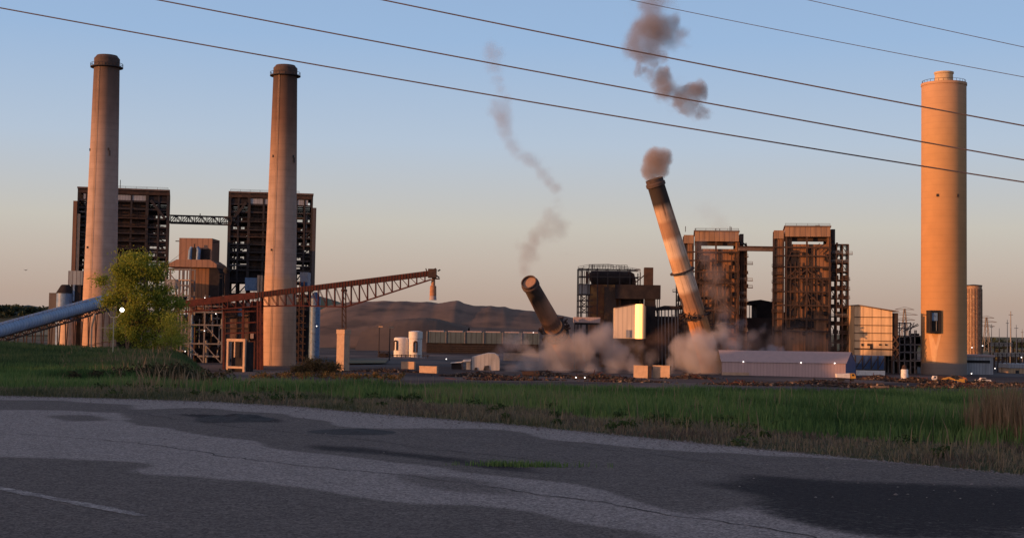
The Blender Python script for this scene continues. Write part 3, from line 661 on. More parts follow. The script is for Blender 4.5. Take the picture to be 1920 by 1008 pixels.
# ribbed silo behind it
D = 900; f = Fr(D, 1142, 370); cx = f.X(1141); r = 9.3*f.m; z0, z1 = GZ, f.Z(338)
t = thing('ribbed_silo', 'slender ribbed rusty silo just right of the broad chimney', 'silo', (cx, D, GZ))
pr = []; z = z0; k = 0
while z < z1: pr += [(r, z), (r, z+1.9), (r*1.03, z+1.95), (r*1.03, z+2.3)]; z += 2.35
M['silo'] = mat('rusty_silo_steel', (.3,.17,.10), (.19,.11,.07), .5, .6, c3=(.45,.29,.17), scale3=1.0)
MB().lathe(cx, D, pr, 40).build('shell', M['silo'], t)
MB().lathe(cx, D, [(r*1.05, pr[-1][1]), (r*1.05, pr[-1][1]+.6), (r*.2, pr[-1][1]+1.0)], 40).build('roof', M['steel_dark'], t)
mb = MB(); 
for k in range(10):
    a = R(180+20*k); mb.bar((cx+r*1.04*math.cos(a), D+r*1.04*math.sin(a), z0), (cx+r*1.04*math.cos(a), D+r*1.04*math.sin(a), z1), .18)
mb.build_each('stiffener', M['rust_dark'], t)

# ------------------------------------------------------------------ boiler buildings
def boiler_open(D, u_slab, u_far, vtop, label, lit_slab, seed):
    """open steel frame tower with a rusty boiler casing inside; f = 0 at the slab-wall side"""
    rr = random.Random(seed); f = Fr(D, (u_slab+u_far)/2, 300); s = f.m; dep = 34.0
    X = lambda a: f.X(u_slab+(u_far-u_slab)*a); Zt = f.Z(vtop); Z = lambda h: Zt-h*s
    t = thing('boiler_building', label, 'boiler building', ((X(0)+X(1))/2, D, GZ), 'open steel boiler buildings')
    y0 = D; y1 = D+dep
    fr = MB(); cols = (.05,.135,.225,.42,.60,.765,.885,.985); ys = (y0, y0+dep*.33, y0+dep*.67, y1)
    lev = [1,13,22,33,43,51,60,69,78,90,103,118,135,155]
    for a in cols:
        for y in ys:
            wv = 1.25 if a > .97 or a == .765 else .8
            fr.bar((X(a), y, GZ), (X(a), y, Zt), wv)
    for h in lev:
        z = Z(h)
        if z < GZ+1: continue
        for y in ys: fr.bar((X(.05), y, z), (X(.985), y, z), .55, .8)
        for a in cols: fr.bar((X(a), y0, z), (X(a), y1, z), .5, .7)
    for i, h in enumerate(lev[1:-1]):
        za, zb = Z(h), Z(lev[i+2])
        for (a, b) in ((.765,.885),(.135,.225),(.885,.985),(.05,.135)):
            if rr.random() < .45 and zb > GZ: fr.bar((X(a), ys[rr.randrange(4)], za), (X(b), ys[rr.randrange(2)], zb), .4)
    fr.bar((X(.80), y0-.3, Z(11)), (X(.96), y0-.3, Z(33)), 1.1)
    fr.build('steel_frame', M['steel_dark'], t)
    # floors
    for h in lev[3:]:
        z = Z(h)
        if z < GZ+2: continue
        for (a, b, rl) in ((.05,.225,.8),(.765,.985,1)):
            dk = MB(); k0 = rr.randrange(3)
            if rr.random() < .62: dk.box(X(a), X(b), y0+dep*(k0/3), y0+dep*(k0+1)/3-.6, z-.2, z+.15)
            if rr.random() < rl: railing(dk, [(X(a), y0-.2, z+.2), (X(b), y0-.2, z+.2)], 1.2, .16, 2.5)
            if dk.v: dk.build('floor_grating', M['steel_dark'] if rr.random() < .8 else M['rust_dark'], t)
        dk = MB().box(X(.225), X(.765), y0-.9, y0+2, z-.25, z+.2)
        railing(dk, [(X(.225), y0-.8, z+.2), (X(.765), y0-.8, z+.2)], 1.2, .13, 3)
        dk.build('walkway', M['steel_dark'] if rr.random() < .6 else M['rust_dark'], t)
    # casing
    cs = MB().box(X(.235), X(.75), y0+2.2, y1-3, Z(88), Z(8.5))
    casing = cs.build('boiler_casing', M['rust'], t)
    bk = MB()
    for h in range(14, 88, 4):
        bk.box(X(.235)-.1, X(.75)+.1, y0+1.75, y0+2.19, Z(h)-.3, Z(h)+.3)
    for a in (.33,.48,.66): bk.box(X(a)-.35, X(a)+.35, y0+1.6, y0+1.74, Z(87), Z(10))
    bk.build_each('buckstay', M['rust_dark'], casing)
    # sparse machinery in the bays
    eq = MB()
    for k in range(42):
        a = rr.choice((rr.uniform(.06,.22), rr.uniform(.77,.97), rr.uniform(.77,.97))); h = rr.choice(lev[3:11]); w_ = rr.uniform(.8,3.2); hh = rr.uniform(.8,3.0); y = rr.uniform(y0+1, y1-3)
        z = Z(h)+.2
        if z > GZ+1: eq.box(X(a)-w_/2, X(a)+w_/2, y, y+rr.uniform(1,4), z, z+hh)
    eq.build_each('machine', M['rust_dark'], t)
    pp = MB()
    for k in range(15):
        a = rr.choice((rr.uniform(.06,.22), rr.uniform(.78,.97))); y = rr.uniform(y0, y1); h0 = rr.choice(lev[2:8]); h1 = h0+rr.uniform(12,40)
        pp.tube([(X(a), y, max(GZ, Z(h1))), (X(a), y, Z(h0))], rr.uniform(.2,.55), 8)
    for k in range(12):
        h = rr.choice(lev[3:10]); y = y0+rr.uniform(0,6)
        a = rr.choice(((.06,.22),(.77,.97))); pp.tube([(X(a[0]), y, Z(h)+2.2), (X(a[1]), y, Z(h)+2.2)], rr.uniform(.2,.45), 8)
    pp.build_each('pipe', M['steel_grey'], t)
    # roof and top works
    rf = MB().box(X(.035), X(1.0), y0-1, y1+1, Zt+.002, Zt+.7)
    roof = rf.build('roof', M['roof_brown'], t)
    MB().box(X(.05), X(1.0), y0-.8, y0-.35, Z(5.2), Z(1.6)).build('fascia', M['rust_dark'], roof)
    MB().box(X(.1)+.1, X(.76), y0-.3, y0+2, Z(12), Z(6)).build('header_panel', M['grey_metal'], t)
    MB().box(X(.775), X(.98), y0-.2, y0+9, Z(14), Z(6.5)).build('penthouse', M['dark_box'], t)
    MB().box(X(.775), X(.85), y0+9, y1-8, Z(33), Z(20)).build('duct', M['dark_box'], t)
    for a, hh in ((.42,5), (.44,3), (.30,2.2), (.47,7.5), (.9,1.6)):
        a = 1-a if u_slab < u_far and False else a
        MB().bar((X(a), y0+8, Zt+.5), (X(a), y0+8, Zt+.6+hh*.6), .28).build('vent_pipe', M['steel_dark'], t)
    rl = MB(); railing(rl, [(X(.2), y0-.5, Zt+.7), (X(.98), y0-.5, Zt+.7)], .9, .1, 4); rl.build('railing', M['steel_dark'], roof)
    # slab side wall; orange sunlight put into its colour when lit_slab is set
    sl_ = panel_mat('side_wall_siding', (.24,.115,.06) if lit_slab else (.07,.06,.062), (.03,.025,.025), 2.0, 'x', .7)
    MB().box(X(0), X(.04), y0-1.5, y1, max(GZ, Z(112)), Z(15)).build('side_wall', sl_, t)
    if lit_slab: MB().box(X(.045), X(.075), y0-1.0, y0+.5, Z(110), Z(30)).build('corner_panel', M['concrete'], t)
    # lower works: hopper, ducts, bins
    MB().box(X(.2), X(.95), y0+1.5, y1-4, Z(104), Z(89)).build('ash_duct', M['dark_box'], t)
    lo = MB(); lo.add([(X(.3),y0+4,Z(104)),(X(.7),y0+4,Z(104)),(X(.7),y1-6,Z(104)),(X(.3),y1-6,Z(104)),(X(.44),y0+10,Z(125)),(X(.56),y0+10,Z(125)),(X(.56),y1-12,Z(125)),(X(.44),y1-12,Z(125))],
        [(3,2,1,0),(4,5,6,7),(0,1,5,4),(1,2,6,5),(2,3,7,6),(3,0,4,7)]); lo.build('ash_hopper', M['rust_dark'], t)
    MB().box(X(.02), X(.72), y0+6, y1-2, GZ, Z(126)).build('base_hall', M['dark_box'], t)
    return t, X, Z, f
tl, XL, ZL, fL = boiler_open(632, 86.5, 195.5, 222, 'dark open steel boiler building behind the leftmost smokestack and tree', True, 3)
tr, XR, ZR, fR = boiler_open(650, 369, 267, 227, 'dark open steel boiler building behind the smokestack crossed by the conveyor', False, 5)
# details below BL2
f = Fr(646, 290, 330)
MB().box(f.X(286), f.X(300), 644, 648.4, f.Z(340), f.Z(325)).build('blue_bin', M['blue'], tr)
for u in (301.5, 305, 309): MB().box(f.X(u)-.5, f.X(u)+.5, 643, 645, f.Z(352), f.Z(322)).build('orange_post', M['concrete'], tr)
tl.rotation_euler.z = R(13); tr.rotation_euler.z = R(9)

# truss bridge between them
D = 640; f = Fr(D, 231, 255)
t = thing('truss_bridge', 'slender steel truss footbridge between the two left boiler buildings', 'bridge', (f.X(231), D, f.Z(260)))
x0, x1 = f.X(194), f.X(268); mb = MB()
for y in (D+6, D+9.5): lattice(mb, (x0, y, f.Z(251)), (x1, y, f.Z(252)), f.Z(251)-f.Z(260), 10, .5, .32)
mb.build('truss', M['steel_dark'], t)
MB().box(x0, x1, D+6.4, D+9.1, f.Z(260)+.3, f.Z(260)+.6).build('deck', M['steel_dark'], t)
mb = MB(); mb.bar(((x0+x1)/2, D+6, f.Z(252)), ((x0+x1)/2, D+6, f.Z(248.5)), .35); mb.build('post', M['steel_dark'], t)

def boiler_clad(D, u0_, u1_, usc, vtop, label, seed, left_sc=None):
    rr = random.Random(seed); f = Fr(D, (u0_+u1_)/2, 320); s = f.m; dep = 34; y0 = D; y1 = D+dep
    X = lambda a: f.X(u0_+(u1_-u0_)*a); Zt = f.Z(vtop); Z = lambda h: Zt-h*s; H_ = (Zt-GZ)/s
    t = thing('boiler_building', label, 'boiler building', ((X(0)+X(1))/2, D, GZ), 'rust-clad boiler buildings')
    wl = MB(); wl.box(X(0), X(.165), y0, y1, GZ, Z(5)); wl.box(X(.225), X(1), y0+.8, y1, GZ, Z(20)); wl.box(X(.225), X(.985), y0+2.5, y0+5, Z(22), Z(16)) if False else None
    wl.box(X(.225), X(.32), y0+.8, y1, Z(20)+.002, Z(12)); wl.box(X(.93), X(1), y0+.8, y1, Z(20)+.002, Z(12))
    wall = wl.build('wall', M['rust_siding'], t)
    MB().box(X(.166), X(.224), y0+3, y1-14, GZ, Z(100)).build('recess', M['rust_dark'], wall)
    up = MB(); up.box(X(.2), X(.985), y0-1.2, y1, Z(11.5), Z(0)); up.box(X(0), X(.18), y0-1.0, y0+10, Z(14), Z(4.2)); up.build('upper_wall', panel_mat('brown_top_siding', (.30,.17,.09), (.17,.1,.06), 2.2), t)
    MB().box(X(.18), X(1.0), y0-1.6, y1+.5, Zt+.002, Zt+.5).build('roof', M['roof_brown'], t)
    MB().box(X(.321), X(.929), y0+2, y0+3, Z(16.3), Z(11.5)-.01).build('slot_shade_strip', M['rust_dark'], t)  # dark strip standing in for the shadow above the slot
    fr = MB()
    for a in (.0,.17,.22,.58,.975): fr.bar((X(a), y0-.4, GZ), (X(a), y0-.4, Z(6)), .8)
    for h in (24,34,47,60,76,92,108,122):
        if h < H_: fr.bar((X(-.01), y0-.5, Z(h)), (X(1), y0-.5, Z(h)), .45, .6)
    for (a, ha, b, hb) in ((.58,50,.3,62),(.58,50,.9,66),(.58,76,.92,98),(.58,76,.3,98),(.58,76,.64,92),(.3,30,.22,44),(.22,60,.4,50),(.9,30,.98,44)):
        fr.bar((X(a), y0-.45, Z(ha)), (X(b), y0-.45, Z(hb)), .5)
    for a in (.3,.38,.46,.67,.76,.86):
        fr.bar((X(a), y0-.3, Z(rr.uniform(100,130))), (X(a), y0-.3, Z(rr.uniform(22,60))), rr.uniform(.3,.5))
    for k in range(16):
        a = rr.uniform(.24,.85); h = rr.uniform(26,120); fr.bar((X(a), y0-.35, Z(h)), (X(a+rr.uniform(.08,.2)), y0-.35, Z(h+rr.choice((0,0,8,-8)))), rr.uniform(.25,.45))
    fr.build('frame', M['rust_dark'], t)
    pt = MB()
    for (a, h, w_, hh) in ((.61,52,3.4,.7),(.60,82,2.2,4.6),(.57,78,1.2,1.5),(.35,36,2.4,6.4),(.66,92,3,2),(.3,100,3,3),(.5,114,10,3)):
        pt.box(X(a)-w_/2, X(a)+w_/2, y0-.1, y0+.75, Z(h)-hh/2, Z(h)+hh/2)
    for k in range(46):
        a = rr.uniform(.24,.96); h = rr.uniform(24, min(H_-4,135)); w_ = rr.uniform(.6,2.6); hh = rr.uniform(.6,2.8); pt.box(X(a)-w_/2, X(a)+w_/2, y0+rr.uniform(.0,.4), y0+.75, Z(h)-hh/2, Z(h)+hh/2)
    pt.build_each('wall_box', M['dark_box'], t)
    # gallery floors on the left strip
    for h in (47,56,66,76,88,100):
        d = MB().box(X(-.03), X(.165), y0-1.4, y0-.1, Z(h)-.2, Z(h)+.1); railing(d, [(X(-.03), y0-1.3, Z(h)), (X(.165), y0-1.3, Z(h))], 1.1, .14, 2); d.build('balcony', M['rust_dark'], t)
    # open scaffold tower on the right (and left)
    def scaf(ua, ub, vt, nm):
        sc_ = MB(); xa, xb = f.X(ua), f.X(ub); zt = f.Z(vt); xs = [xa+(xb-xa)*k/3 for k in range(4)]
        for x in xs:
            for y in (y0+1, y0+7, y0+16): sc_.bar((x, y, GZ), (x, y, zt), .5)
        z = zt; k = 0
        lv = []
        while z > GZ+3:
            lv.append(z)
            for y in (y0+1, y0+7, y0+16): sc_.bar((xa, y, z), (xb, y, z), .4)
            for x in xs: sc_.bar((x, y0+1, z), (x, y0+16, z), .35)
            if k % 2: sc_.bar((xs[0], y0+1, z), (xs[1], y0+1, z-4), .3)
            else: sc_.bar((xs[2], y0+7, z), (xs[3], y0+7, z-4), .3)
            z -= rr.uniform(3.0, 4.2); k += 1
        o = sc_.build(nm, M['rust_dark'], t)
        for i, z in enumerate(lv[1:]):
            ex = rr.choice((0, .6, 1.6, 2.6))*(1 if ub > ua else -1)
            d = MB()
            for k2 in range(3):
                if rr.random() < .7: d.box(xs[k2]+.1, xs[k2+1]-.1, y0+1, y0+rr.choice((5,9,15)), z-.15, z+.2)
            d.box(min(xb, xb+ex), max(xb, xb+ex)+.2, y0+.5, y0+3, z-.2, z+.1)
            railing(d, [(xa, y0+.6, z), (xb+ex, y0+.6, z)], 1.1, .15, 2)
            for k2 in range(3):
                bw = rr.uniform(.8, 2.4); bx_ = rr.uniform(min(xa,xb), max(xa,xb)-1); d.box(bx_, bx_+bw, y0+rr.uniform(1,9), y0+11, z+.2, z+rr.uniform(1,2.4))
            d.build('landing', M['rust_dark'] if rr.random() < .6 else M['steel_grey'], t)
    scaf(u1_, usc, vtop+20, 'scaffold_tower')
    if left_sc: scaf(u0_, left_sc, vtop+62, 'scaffold_tower')
    # ragged steel at the top right
    rg = MB()
    for k in range(26):
        a = rr.uniform(.98, 1.12); h = rr.uniform(1, 26) + (a-.98)*90; rg.bar((X(a), y0+rr.uniform(0,10), Z(h)), (X(a+rr.uniform(-.07,.05)), y0+rr.uniform(0,10), Z(h+rr.uniform(2,9))), rr.uniform(.4,.9))
    rg.box(X(1.0)+.1, X(1.075), y0+2, y0+20, Z(60), Z(2)); rg.build('ragged_frame', M['steel_dark'], t)
    mb = MB(); railing(mb, [(X(.2), y0-1.2, Zt+.5), (X(.98), y0-1.2, Zt+.5)], .9, .12, 4); mb.build('railing', M['rust_dark'], t)
    return t, X, Z, f
tb, XB, ZB, fB = boiler_clad(612, 907, 973, 993, 265.5, 'rust-brown clad boiler building nearest the broad chimney, with scaffold galleries', 11)
f = fB; mb = MB(); mb.bar((f.X(956), 620, f.Z(266)), (f.X(956), 620, f.Z(262.5)), .4); mb.bar((f.X(960.5), 620, f.Z(266)), (f.X(960.5), 620, f.Z(262.5)), .4); mb.bar((f.X(955.5), 620, f.Z(262.5)), (f.X(961), 620, f.Z(262.5)), .4); mb.build('roof_frame', M['steel_dark'], tb)
tc_, XC, ZC, fC = boiler_clad(640, 801, 866, 874.5, 271, 'rust-brown boiler building half hidden by smoke behind the leaning smokestack', 13, 793)
f = fC
for u, h in ((803,6.5),(815,4),(838,4),(843,4),(855,7),(856.5,6)):
    MB().bar((f.X(u), 642, f.Z(271)), (f.X(u), 642, f.Z(271-h)), .3).build('vent_pipe', M['steel_dark'], tc_)
tb.rotation_euler.z = R(-9.5); tc_.rotation_euler.z = R(-7)
# pipe bridge between the two
D = 634; f = Fr(D, 886, 291); t = thing('pipe_bridge', 'straight rusty pipe gallery joining the two rust-brown boiler buildings', 'bridge', (f.X(886), D, f.Z(293)))
x0, x1 = f.X(866.3), f.X(906.7); MB().box(x0, x1, D, D+3, f.Z(293.5), f.Z(290)).build('gallery', M['roof_brown'], t)
MB().tube([(x0, D+1, f.Z(289)), (x1, D+1, f.Z(289))], .5, 8).build('pipe', M['rust_dark'], t)

# turbine hall / low dark block behind
D = 668; f = Fr(D, 840, 380)
t = thing('turbine_hall', 'long low dark hall behind the leaning smokestack and boiler buildings', 'hall', (f.X(840), D, GZ))
MB().box(f.X(768), f.X(907), D, D+30, GZ, f.Z(371)).build('wall', mat('dark_brown_siding', (.06,.04,.036), (.04,.03,.028), .4), t)
MB().prism([(f.X(875), f.Z(352)), (f.X(893), f.Z(349.5)), (f.X(907), f.Z(352)), (f.X(907), f.Z(371)-.002), (f.X(889), f.Z(371)-.002), (f.X(889), f.Z(356)), (f.X(875), f.Z(355))], D+4, D+20).build('monitor_roof', M['dark_box'], t)
mb = MB()
for u in (876, 880, 884): mb.bar((f.X(u), D+4, f.Z(371)), (f.X(u), D+4, f.Z(354)), .3)
mb.build('post', M['steel_dark'], t)
# elevated walkway left of leaning stack
D = 640; f = Fr(D, 782, 362); t = thing('walkway', 'dark elevated walkway on thin posts left of the leaning smokestack', 'walkway', (f.X(782), D, GZ))
MB().prism([(f.X(766), f.Z(361)), (f.X(779), f.Z(357.5)), (f.X(797), f.Z(358)), (f.X(797), f.Z(362)), (f.X(768), f.Z(363.5))], D, D+3).build('deck', M['dark_box'], t)
mb = MB()
for u in (773, 777, 781, 785, 789, 793, 796): mb.bar((f.X(u), D+1, GZ), (f.X(u-1.5), D+1, f.Z(362)), .45)
mb.build('posts', M['steel_grey'], t)

# ------------------------------------------------------------------ falling smokestacks
def leaning(base, axis, L, rb, rt, mt, label, rings, lining, collar=0):
    t = thing('falling_smokestack', label, 'smokestack', base, 'smokestacks falling over after the blast')
    a = Vector(axis).normalized()
    xax = Vector((0,-1,0)); xax = (xax - a*xax.dot(a)).normalized(); yax = a.cross(xax)
    t.rotation_euler = Matrix((xax, yax, a)).transposed().to_euler()
    rad = lambda z: rb+(rt-rb)*z/L
    sh = MB().lathe(0, 0, [(rad(L*k/12), L*k/12) for k in range(13)], 56, True, False).build('shaft', mt, t, local=True, smooth=True)
    MB().lathe(0, 0, [(rt+.02, L-3.2), (rt+.5, L-2.8), (rt+.5, L-1.6), (rt+.1, L-1.3), (rt+.1, L), (rt-.3, L), (rt-.3, L-9)], 48, False, False).build('rim', M['cap'], t, local=True)
    MB().lathe(0, 0, [(.02, L-lining), (rt-.31, L-lining)], 48, False, False).build('flue_interior', mat('flue_lining', (.34,.2,.13), (.24,.14,.1), .5), t, local=True)
    for z, ex in rings:
        g = MB(); r = rad(z); g.lathe(0, 0, [(r+.03, z-.45), (r+ex, z-.4), (r+ex, z+.1), (r+.03, z+.15)], 48, False, False)
        g.build('ring_platform', M['steel_dark'], t, local=True)
    if collar:
        rr = random.Random(3); z0 = L*collar; cb = MB()
        for k in range(54):
            th = rr.uniform(0, 2*math.pi); r0_ = rad(z0)+rr.uniform(-.1,.3); r1_ = r0_+rr.uniform(.5, 3.4); zz = z0+rr.gauss(0,.9)
            cb.bar((r0_*math.cos(th), r0_*math.sin(th), zz), (r1_*math.cos(th+rr.uniform(-.3,.3)), r1_*math.sin(th+rr.uniform(-.3,.3)), zz+rr.uniform(-1.6,1.4)), rr.uniform(.2,.8))
        cb.build('torn_platform', M['rust_dark'], t, local=True)
    return t, rad, a
W_ = (.62,.46,.34); O_ = (.42,.23,.13); B_ = (.3,.17,.105); K_ = (.045,.036,.032)
def bands(seq):      # seq from the top (fraction, colour)
    out = []
    for t0, t1, c in seq: out += [(1-t1+.003, c), (1-t0-.003, c)]
    return sorted(out, key=lambda q: q[0])
st3 = bands([(0,.115,K_),(.15,.2,(.5,.33,.22)),(.21,.285,(.36,.21,.13)),(.305,.38,W_),(.4,.455,(.52,.31,.18)),(.48,.56,W_),(.578,.65,B_),(.665,.72,(.4,.2,.1)),(.725,1.0,(.42,.19,.075))])
M['stack3'] = ramp_mat('banded_stack_paint', st3, 80, .85, (.05,.03,.022), 0, warp=.006, streak_range=(.5,.66), scale=.8)
D = 575
p0 = P(836, 430, D); p0.z = GZ
top = P(766.5, 209.5, D-13); ax = top-p0
leaning(p0, ax, ax.length, 13*D/F, 9.9*D/F, M['stack3'], 'leaning brown and cream banded smokestack with a smoke puff at its mouth', [(ax.length*.53, 1.1), (ax.length*.3, 1.4)], 3, .31)
st4 = bands([(0,.16,(.08,.06,.05)),(.25,.4,(.32,.18,.115)),(.42,.47,(.13,.08,.06)),(.49,1.0,(.62,.29,.12))])
M['stack4'] = ramp_mat('sooty_falling_stack', st4, 62, .6, (.03,.022,.02), 0, warp=.03, scale=.8)
D = 600
p0 = P(675, 436, D); p0.z = GZ
top = P(619.5, 329.5, D-46); ax = top-p0
leaning(p0, ax, ax.length, 4.6, 3.0, M['stack4'], 'steeply fallen dark smokestack with its open mouth facing the camera', [(ax.length*.42, 1.0), (ax.length*.5, .8)], 1.0, .46)

# ------------------------------------------------------------------ scrubber plant between the falling stacks
D = 640; f = Fr(D, 720, 350)
t = thing('scrubber_plant', 'dark round-topped process plant with rooftop railings between the two falling smokestacks', 'process plant', (f.X(715), D, GZ))
fr = MB()
for u in (678, 682, 689, 700, 712, 726, 738, 750):
    for y in (D, D+12): fr.bar((f.X(u), y, GZ), (f.X(u), y, f.Z(314 if u < 745 else 318)), .45)
for v in (315, 324, 333, 345, 352, 359, 366):
    for y in (D, D+12): fr.bar((f.X(677.5), y, f.Z(v)), (f.X(695 if v > 330 else 750), y, f.Z(v)), .4)
for v in (345, 352, 359): fr.bar((f.X(678), D, f.Z(v)), (f.X(689), D, f.Z(v+7)), .35); fr.bar((f.X(689), D, f.Z(v)), (f.X(682), D, f.Z(v+7)), .35)
fr.build('steel_frame', M['steel_dark'], t)
ve = MB().tube([(f.X(692), D+8, f.Z(327)), (f.X(694), D+8, f.Z(326)), (f.X(740), D+8, f.Z(326)), (f.X(743), D+8, f.Z(327))], [2.2, 3.7, 3.7, 2.2], 20)
ve.build('duct_header', M['dark_box'], t, smooth=True)
mb = MB().tube([(f.X(737), D+6, f.Z(318.5)), (f.X(742), D+6, f.Z(321)), (f.X(743.5), D+6, f.Z(328)), (f.X(743.5), D+6, f.Z(340))], 1.1, 12); mb.build('elbow_duct', M['rust_dark'], t, smooth=True)
MB().box(f.X(692), f.X(728), D+1, D+22, GZ, f.Z(333)).build('vessel_casing', mat('vessel_rust', (.16,.075,.04), (.06,.035,.028), .3, .9, c3=(.22,.12,.05), scale3=.3, spec=.05), t)
MB().box(f.X(708), f.X(722), D-1, D+.9, GZ, f.Z(336)).build('side_duct', M['rust'], t)
MB().box(f.X(678.5), f.X(691.5), D+3, D+10, f.Z(344), f.Z(333)).build('grey_panel', M['grey_metal'], t)
mb = MB(); 
for k in range(6): mb.box(f.X(680+2*k), f.X(680.9+2*k), D+.4, D+.8, f.Z(332), f.Z(318))
mb.build_each('siding_strip', M['rust_siding'], t)
MB().box(f.X(720.5), f.X(773), D-4, D-.2, f.Z(349.5), f.Z(333)).build('main_duct', M['dark_box'], t)
MB().box(f.X(754.5), f.X(764.5), D-3, D+2, f.Z(333)+.003, f.Z(312.5)).build('vent_stack', M['rust_dark'], t)
MB().box(f.X(728.5), f.X(755), D+2, D+20, GZ, f.Z(333)-.2).build('rear_casing', M['dark_box'], t)
MB().box(f.X(755.5), f.X(767), D-3, D+2, GZ, f.Z(349.5)-.003).build('support_tower', M['dark_box'], t)
mb = MB(); mb.bar((f.X(743), D-2, f.Z(331)), (f.X(754.5), D-2, f.Z(321.5)), .5)
for u in (767.5, 770, 772.5): mb.bar((f.X(u), D-1, GZ), (f.X(u), D-1, f.Z(349.5)), .35)
mb.bar((f.X(767), D-1, f.Z(352)), (f.X(771), D-1, f.Z(372)), .3)
mb.build('brace', M['steel_dark'], t)
mb = MB(); railing(mb, [(f.X(677), D-.4, f.Z(316.5)), (f.X(690), D-.4, f.Z(313.8)), (f.X(712), D-.4, f.Z(313)), (f.X(750), D-.4, f.Z(318.5))], 1.5, .16, 1.8)
mb.bar((f.X(694), D+1, f.Z(316)), (f.X(694), D+1, f.Z(309.5)), .4); mb.box(f.X(676.5), f.X(750), D-.5, D+1, f.Z(317.4), f.Z(317.0)); mb.build('railing', M['steel_grey'], t)
mb = MB(); railing(mb, [(f.X(690), D+2, f.Z(315)), (f.X(735), D+2, f.Z(314.5))], 1.8, .2, 1.2); mb.build('top_deck', M['rust_dark'], t)

# curved bright metal building: a plain wing and a wing turned to the low sun with a rounded end
D = 626; f = Fr(D, 740, 375)
t = thing('round_cornered_building', 'pale metal building with a rounded wing blazing yellow in the low sun', 'building', (f.X(738), D, GZ))
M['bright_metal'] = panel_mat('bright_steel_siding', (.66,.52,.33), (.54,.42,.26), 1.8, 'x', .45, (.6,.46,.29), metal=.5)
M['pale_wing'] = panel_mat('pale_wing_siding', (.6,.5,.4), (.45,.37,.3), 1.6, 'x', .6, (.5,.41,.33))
xa, xb, xc = f.X(720.5), f.X(744), f.X(754.5)
zlow = f.Z(396); zt0 = f.Z(360.5); zt1 = f.Z(355.6)
def zt_(x): return zt0+(zt1-zt0)*(x-xa)/(xb-xa) if x < xb else zt1
wing = [(xa, D+.5), (xb, D-1.0), (xb, D+12), (xa, D+12)]
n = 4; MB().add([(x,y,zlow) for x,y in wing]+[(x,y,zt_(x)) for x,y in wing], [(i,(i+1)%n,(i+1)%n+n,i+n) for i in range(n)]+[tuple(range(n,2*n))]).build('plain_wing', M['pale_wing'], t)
sun_n = R(33+4); dx_w = xc-xb-1.2; p0_ = (xb+.01, D-1.0); p1_ = (xb+dx_w, D-1.0-dx_w*math.tan(sun_n))
cor = [p0_, p1_]
for k in range(1, 9):
    a = R(-90-math.degrees(sun_n)+90-(-1)*0)  # keep the round end turning away to the right
    th = -math.pi/2-sun_n+ (math.pi/2+sun_n)*k/8
    cor.append((p1_[0]+1.2*(math.cos(th)-math.cos(-math.pi/2-sun_n)), p1_[1]+1.2*(math.sin(th)-math.sin(-math.pi/2-sun_n))))
cor += [(xc, D+12), (xb+.01, D+12)]
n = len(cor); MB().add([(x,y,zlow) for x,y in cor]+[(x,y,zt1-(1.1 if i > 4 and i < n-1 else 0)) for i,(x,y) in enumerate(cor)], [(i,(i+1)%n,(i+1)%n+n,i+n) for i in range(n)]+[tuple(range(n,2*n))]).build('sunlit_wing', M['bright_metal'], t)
allp = [wing[0], wing[1]]+cor[1:-1]+[(xa, D+12)]; n = len(allp)
MB().add([(x,y,GZ) for x,y in allp]+[(x,y,zlow-.003) for x,y in allp], [(i,(i+1)%n,(i+1)%n+n,i+n) for i in range(n)]).build('base_wall', M['dark_box'], t)
MB().box(f.X(733.5), f.X(738.5), D-1.2, D-.7, f.Z(395), f.Z(386)).build('door', M['grey_metal'], t)
mb = MB(); mb.bar((xa-.3, D+.1, zt0+.15), (xb, D-1.3, zt1+.15), .35); mb.build('roof_edge', M['rust_dark'], t)

# small white cabin left of it
D = 585; f = Fr(D, 687, 376); t = thing('white_cabin', 'small pale rectangular rooftop cabin in front of the process plant frame', 'cabin', (f.X(688), D, GZ))
MB().box(f.X(672.5), f.X(703.5), D, D+6, f.Z(377.5), f.Z(371)).build('wall', M['roof_pale'], t)
MB().box(f.X(673.5), f.X(702.5), D+.5, D+6, f.Z(379.8), f.Z(377.5)-.003).build('plinth', M['black'], t)
mb = MB()
for u in (674, 688, 702): mb.bar((f.X(u), D+2, GZ), (f.X(u), D+2, f.Z(379.8)), .5)
mb.build('legs', M['steel_dark'], t) if False else mb.build('support_frame', M['steel_dark'], t)

# ------------------------------------------------------------------ centre-left brown building with blue ducts
D = 628; f = Fr(D, 228, 330)
t = thing('coal_tower', 'brown block tower with twin pale blue ducts between the left boiler buildings', 'building', (f.X(230), D, GZ))
M['brown_clad'] = panel_mat('brown_sheet_cladding', (.27,.145,.095), (.18,.095,.065), 2.4, 'x', .7, (.2,.11,.075))
MB().box(f.X(208.7), f.X(247.5), D, D+16, f.Z(304), f.Z(278.5)).build('upper_wall', M['brown_clad'], t)
MB().prism([(f.X(193), f.Z(312.5)), (f.X(208), f.Z(304)), (f.X(247.5), f.Z(304)), (f.X(255), f.Z(309)), (f.X(255), f.Z(313))], D-3, D+18).build('shoulder_roof', M['brown_clad'], t)
MB().box(f.X(222), f.X(246), D-1, D+16, GZ, f.Z(313)-.003).build('lower_wall', M['rust_siding'], t)
MB().prism([(f.X(246.1), GZ), (f.X(258), GZ), (f.X(258), f.Z(318)), (f.X(255), f.Z(313.2)), (f.X(246.1), f.Z(313.2))], D-2, D+16).build('side_bay', M['dark_box'], t)
MB().box(f.X(203), f.X(208.6), D+2, D+3, f.Z(282.5), f.Z(281.5)).build('roof_arm', M['steel_dark'], t)
MB().box(f.X(247.6), f.X(253), D+2, D+3, f.Z(283), f.Z(282)).build('roof_arm', M['steel_dark'], t)
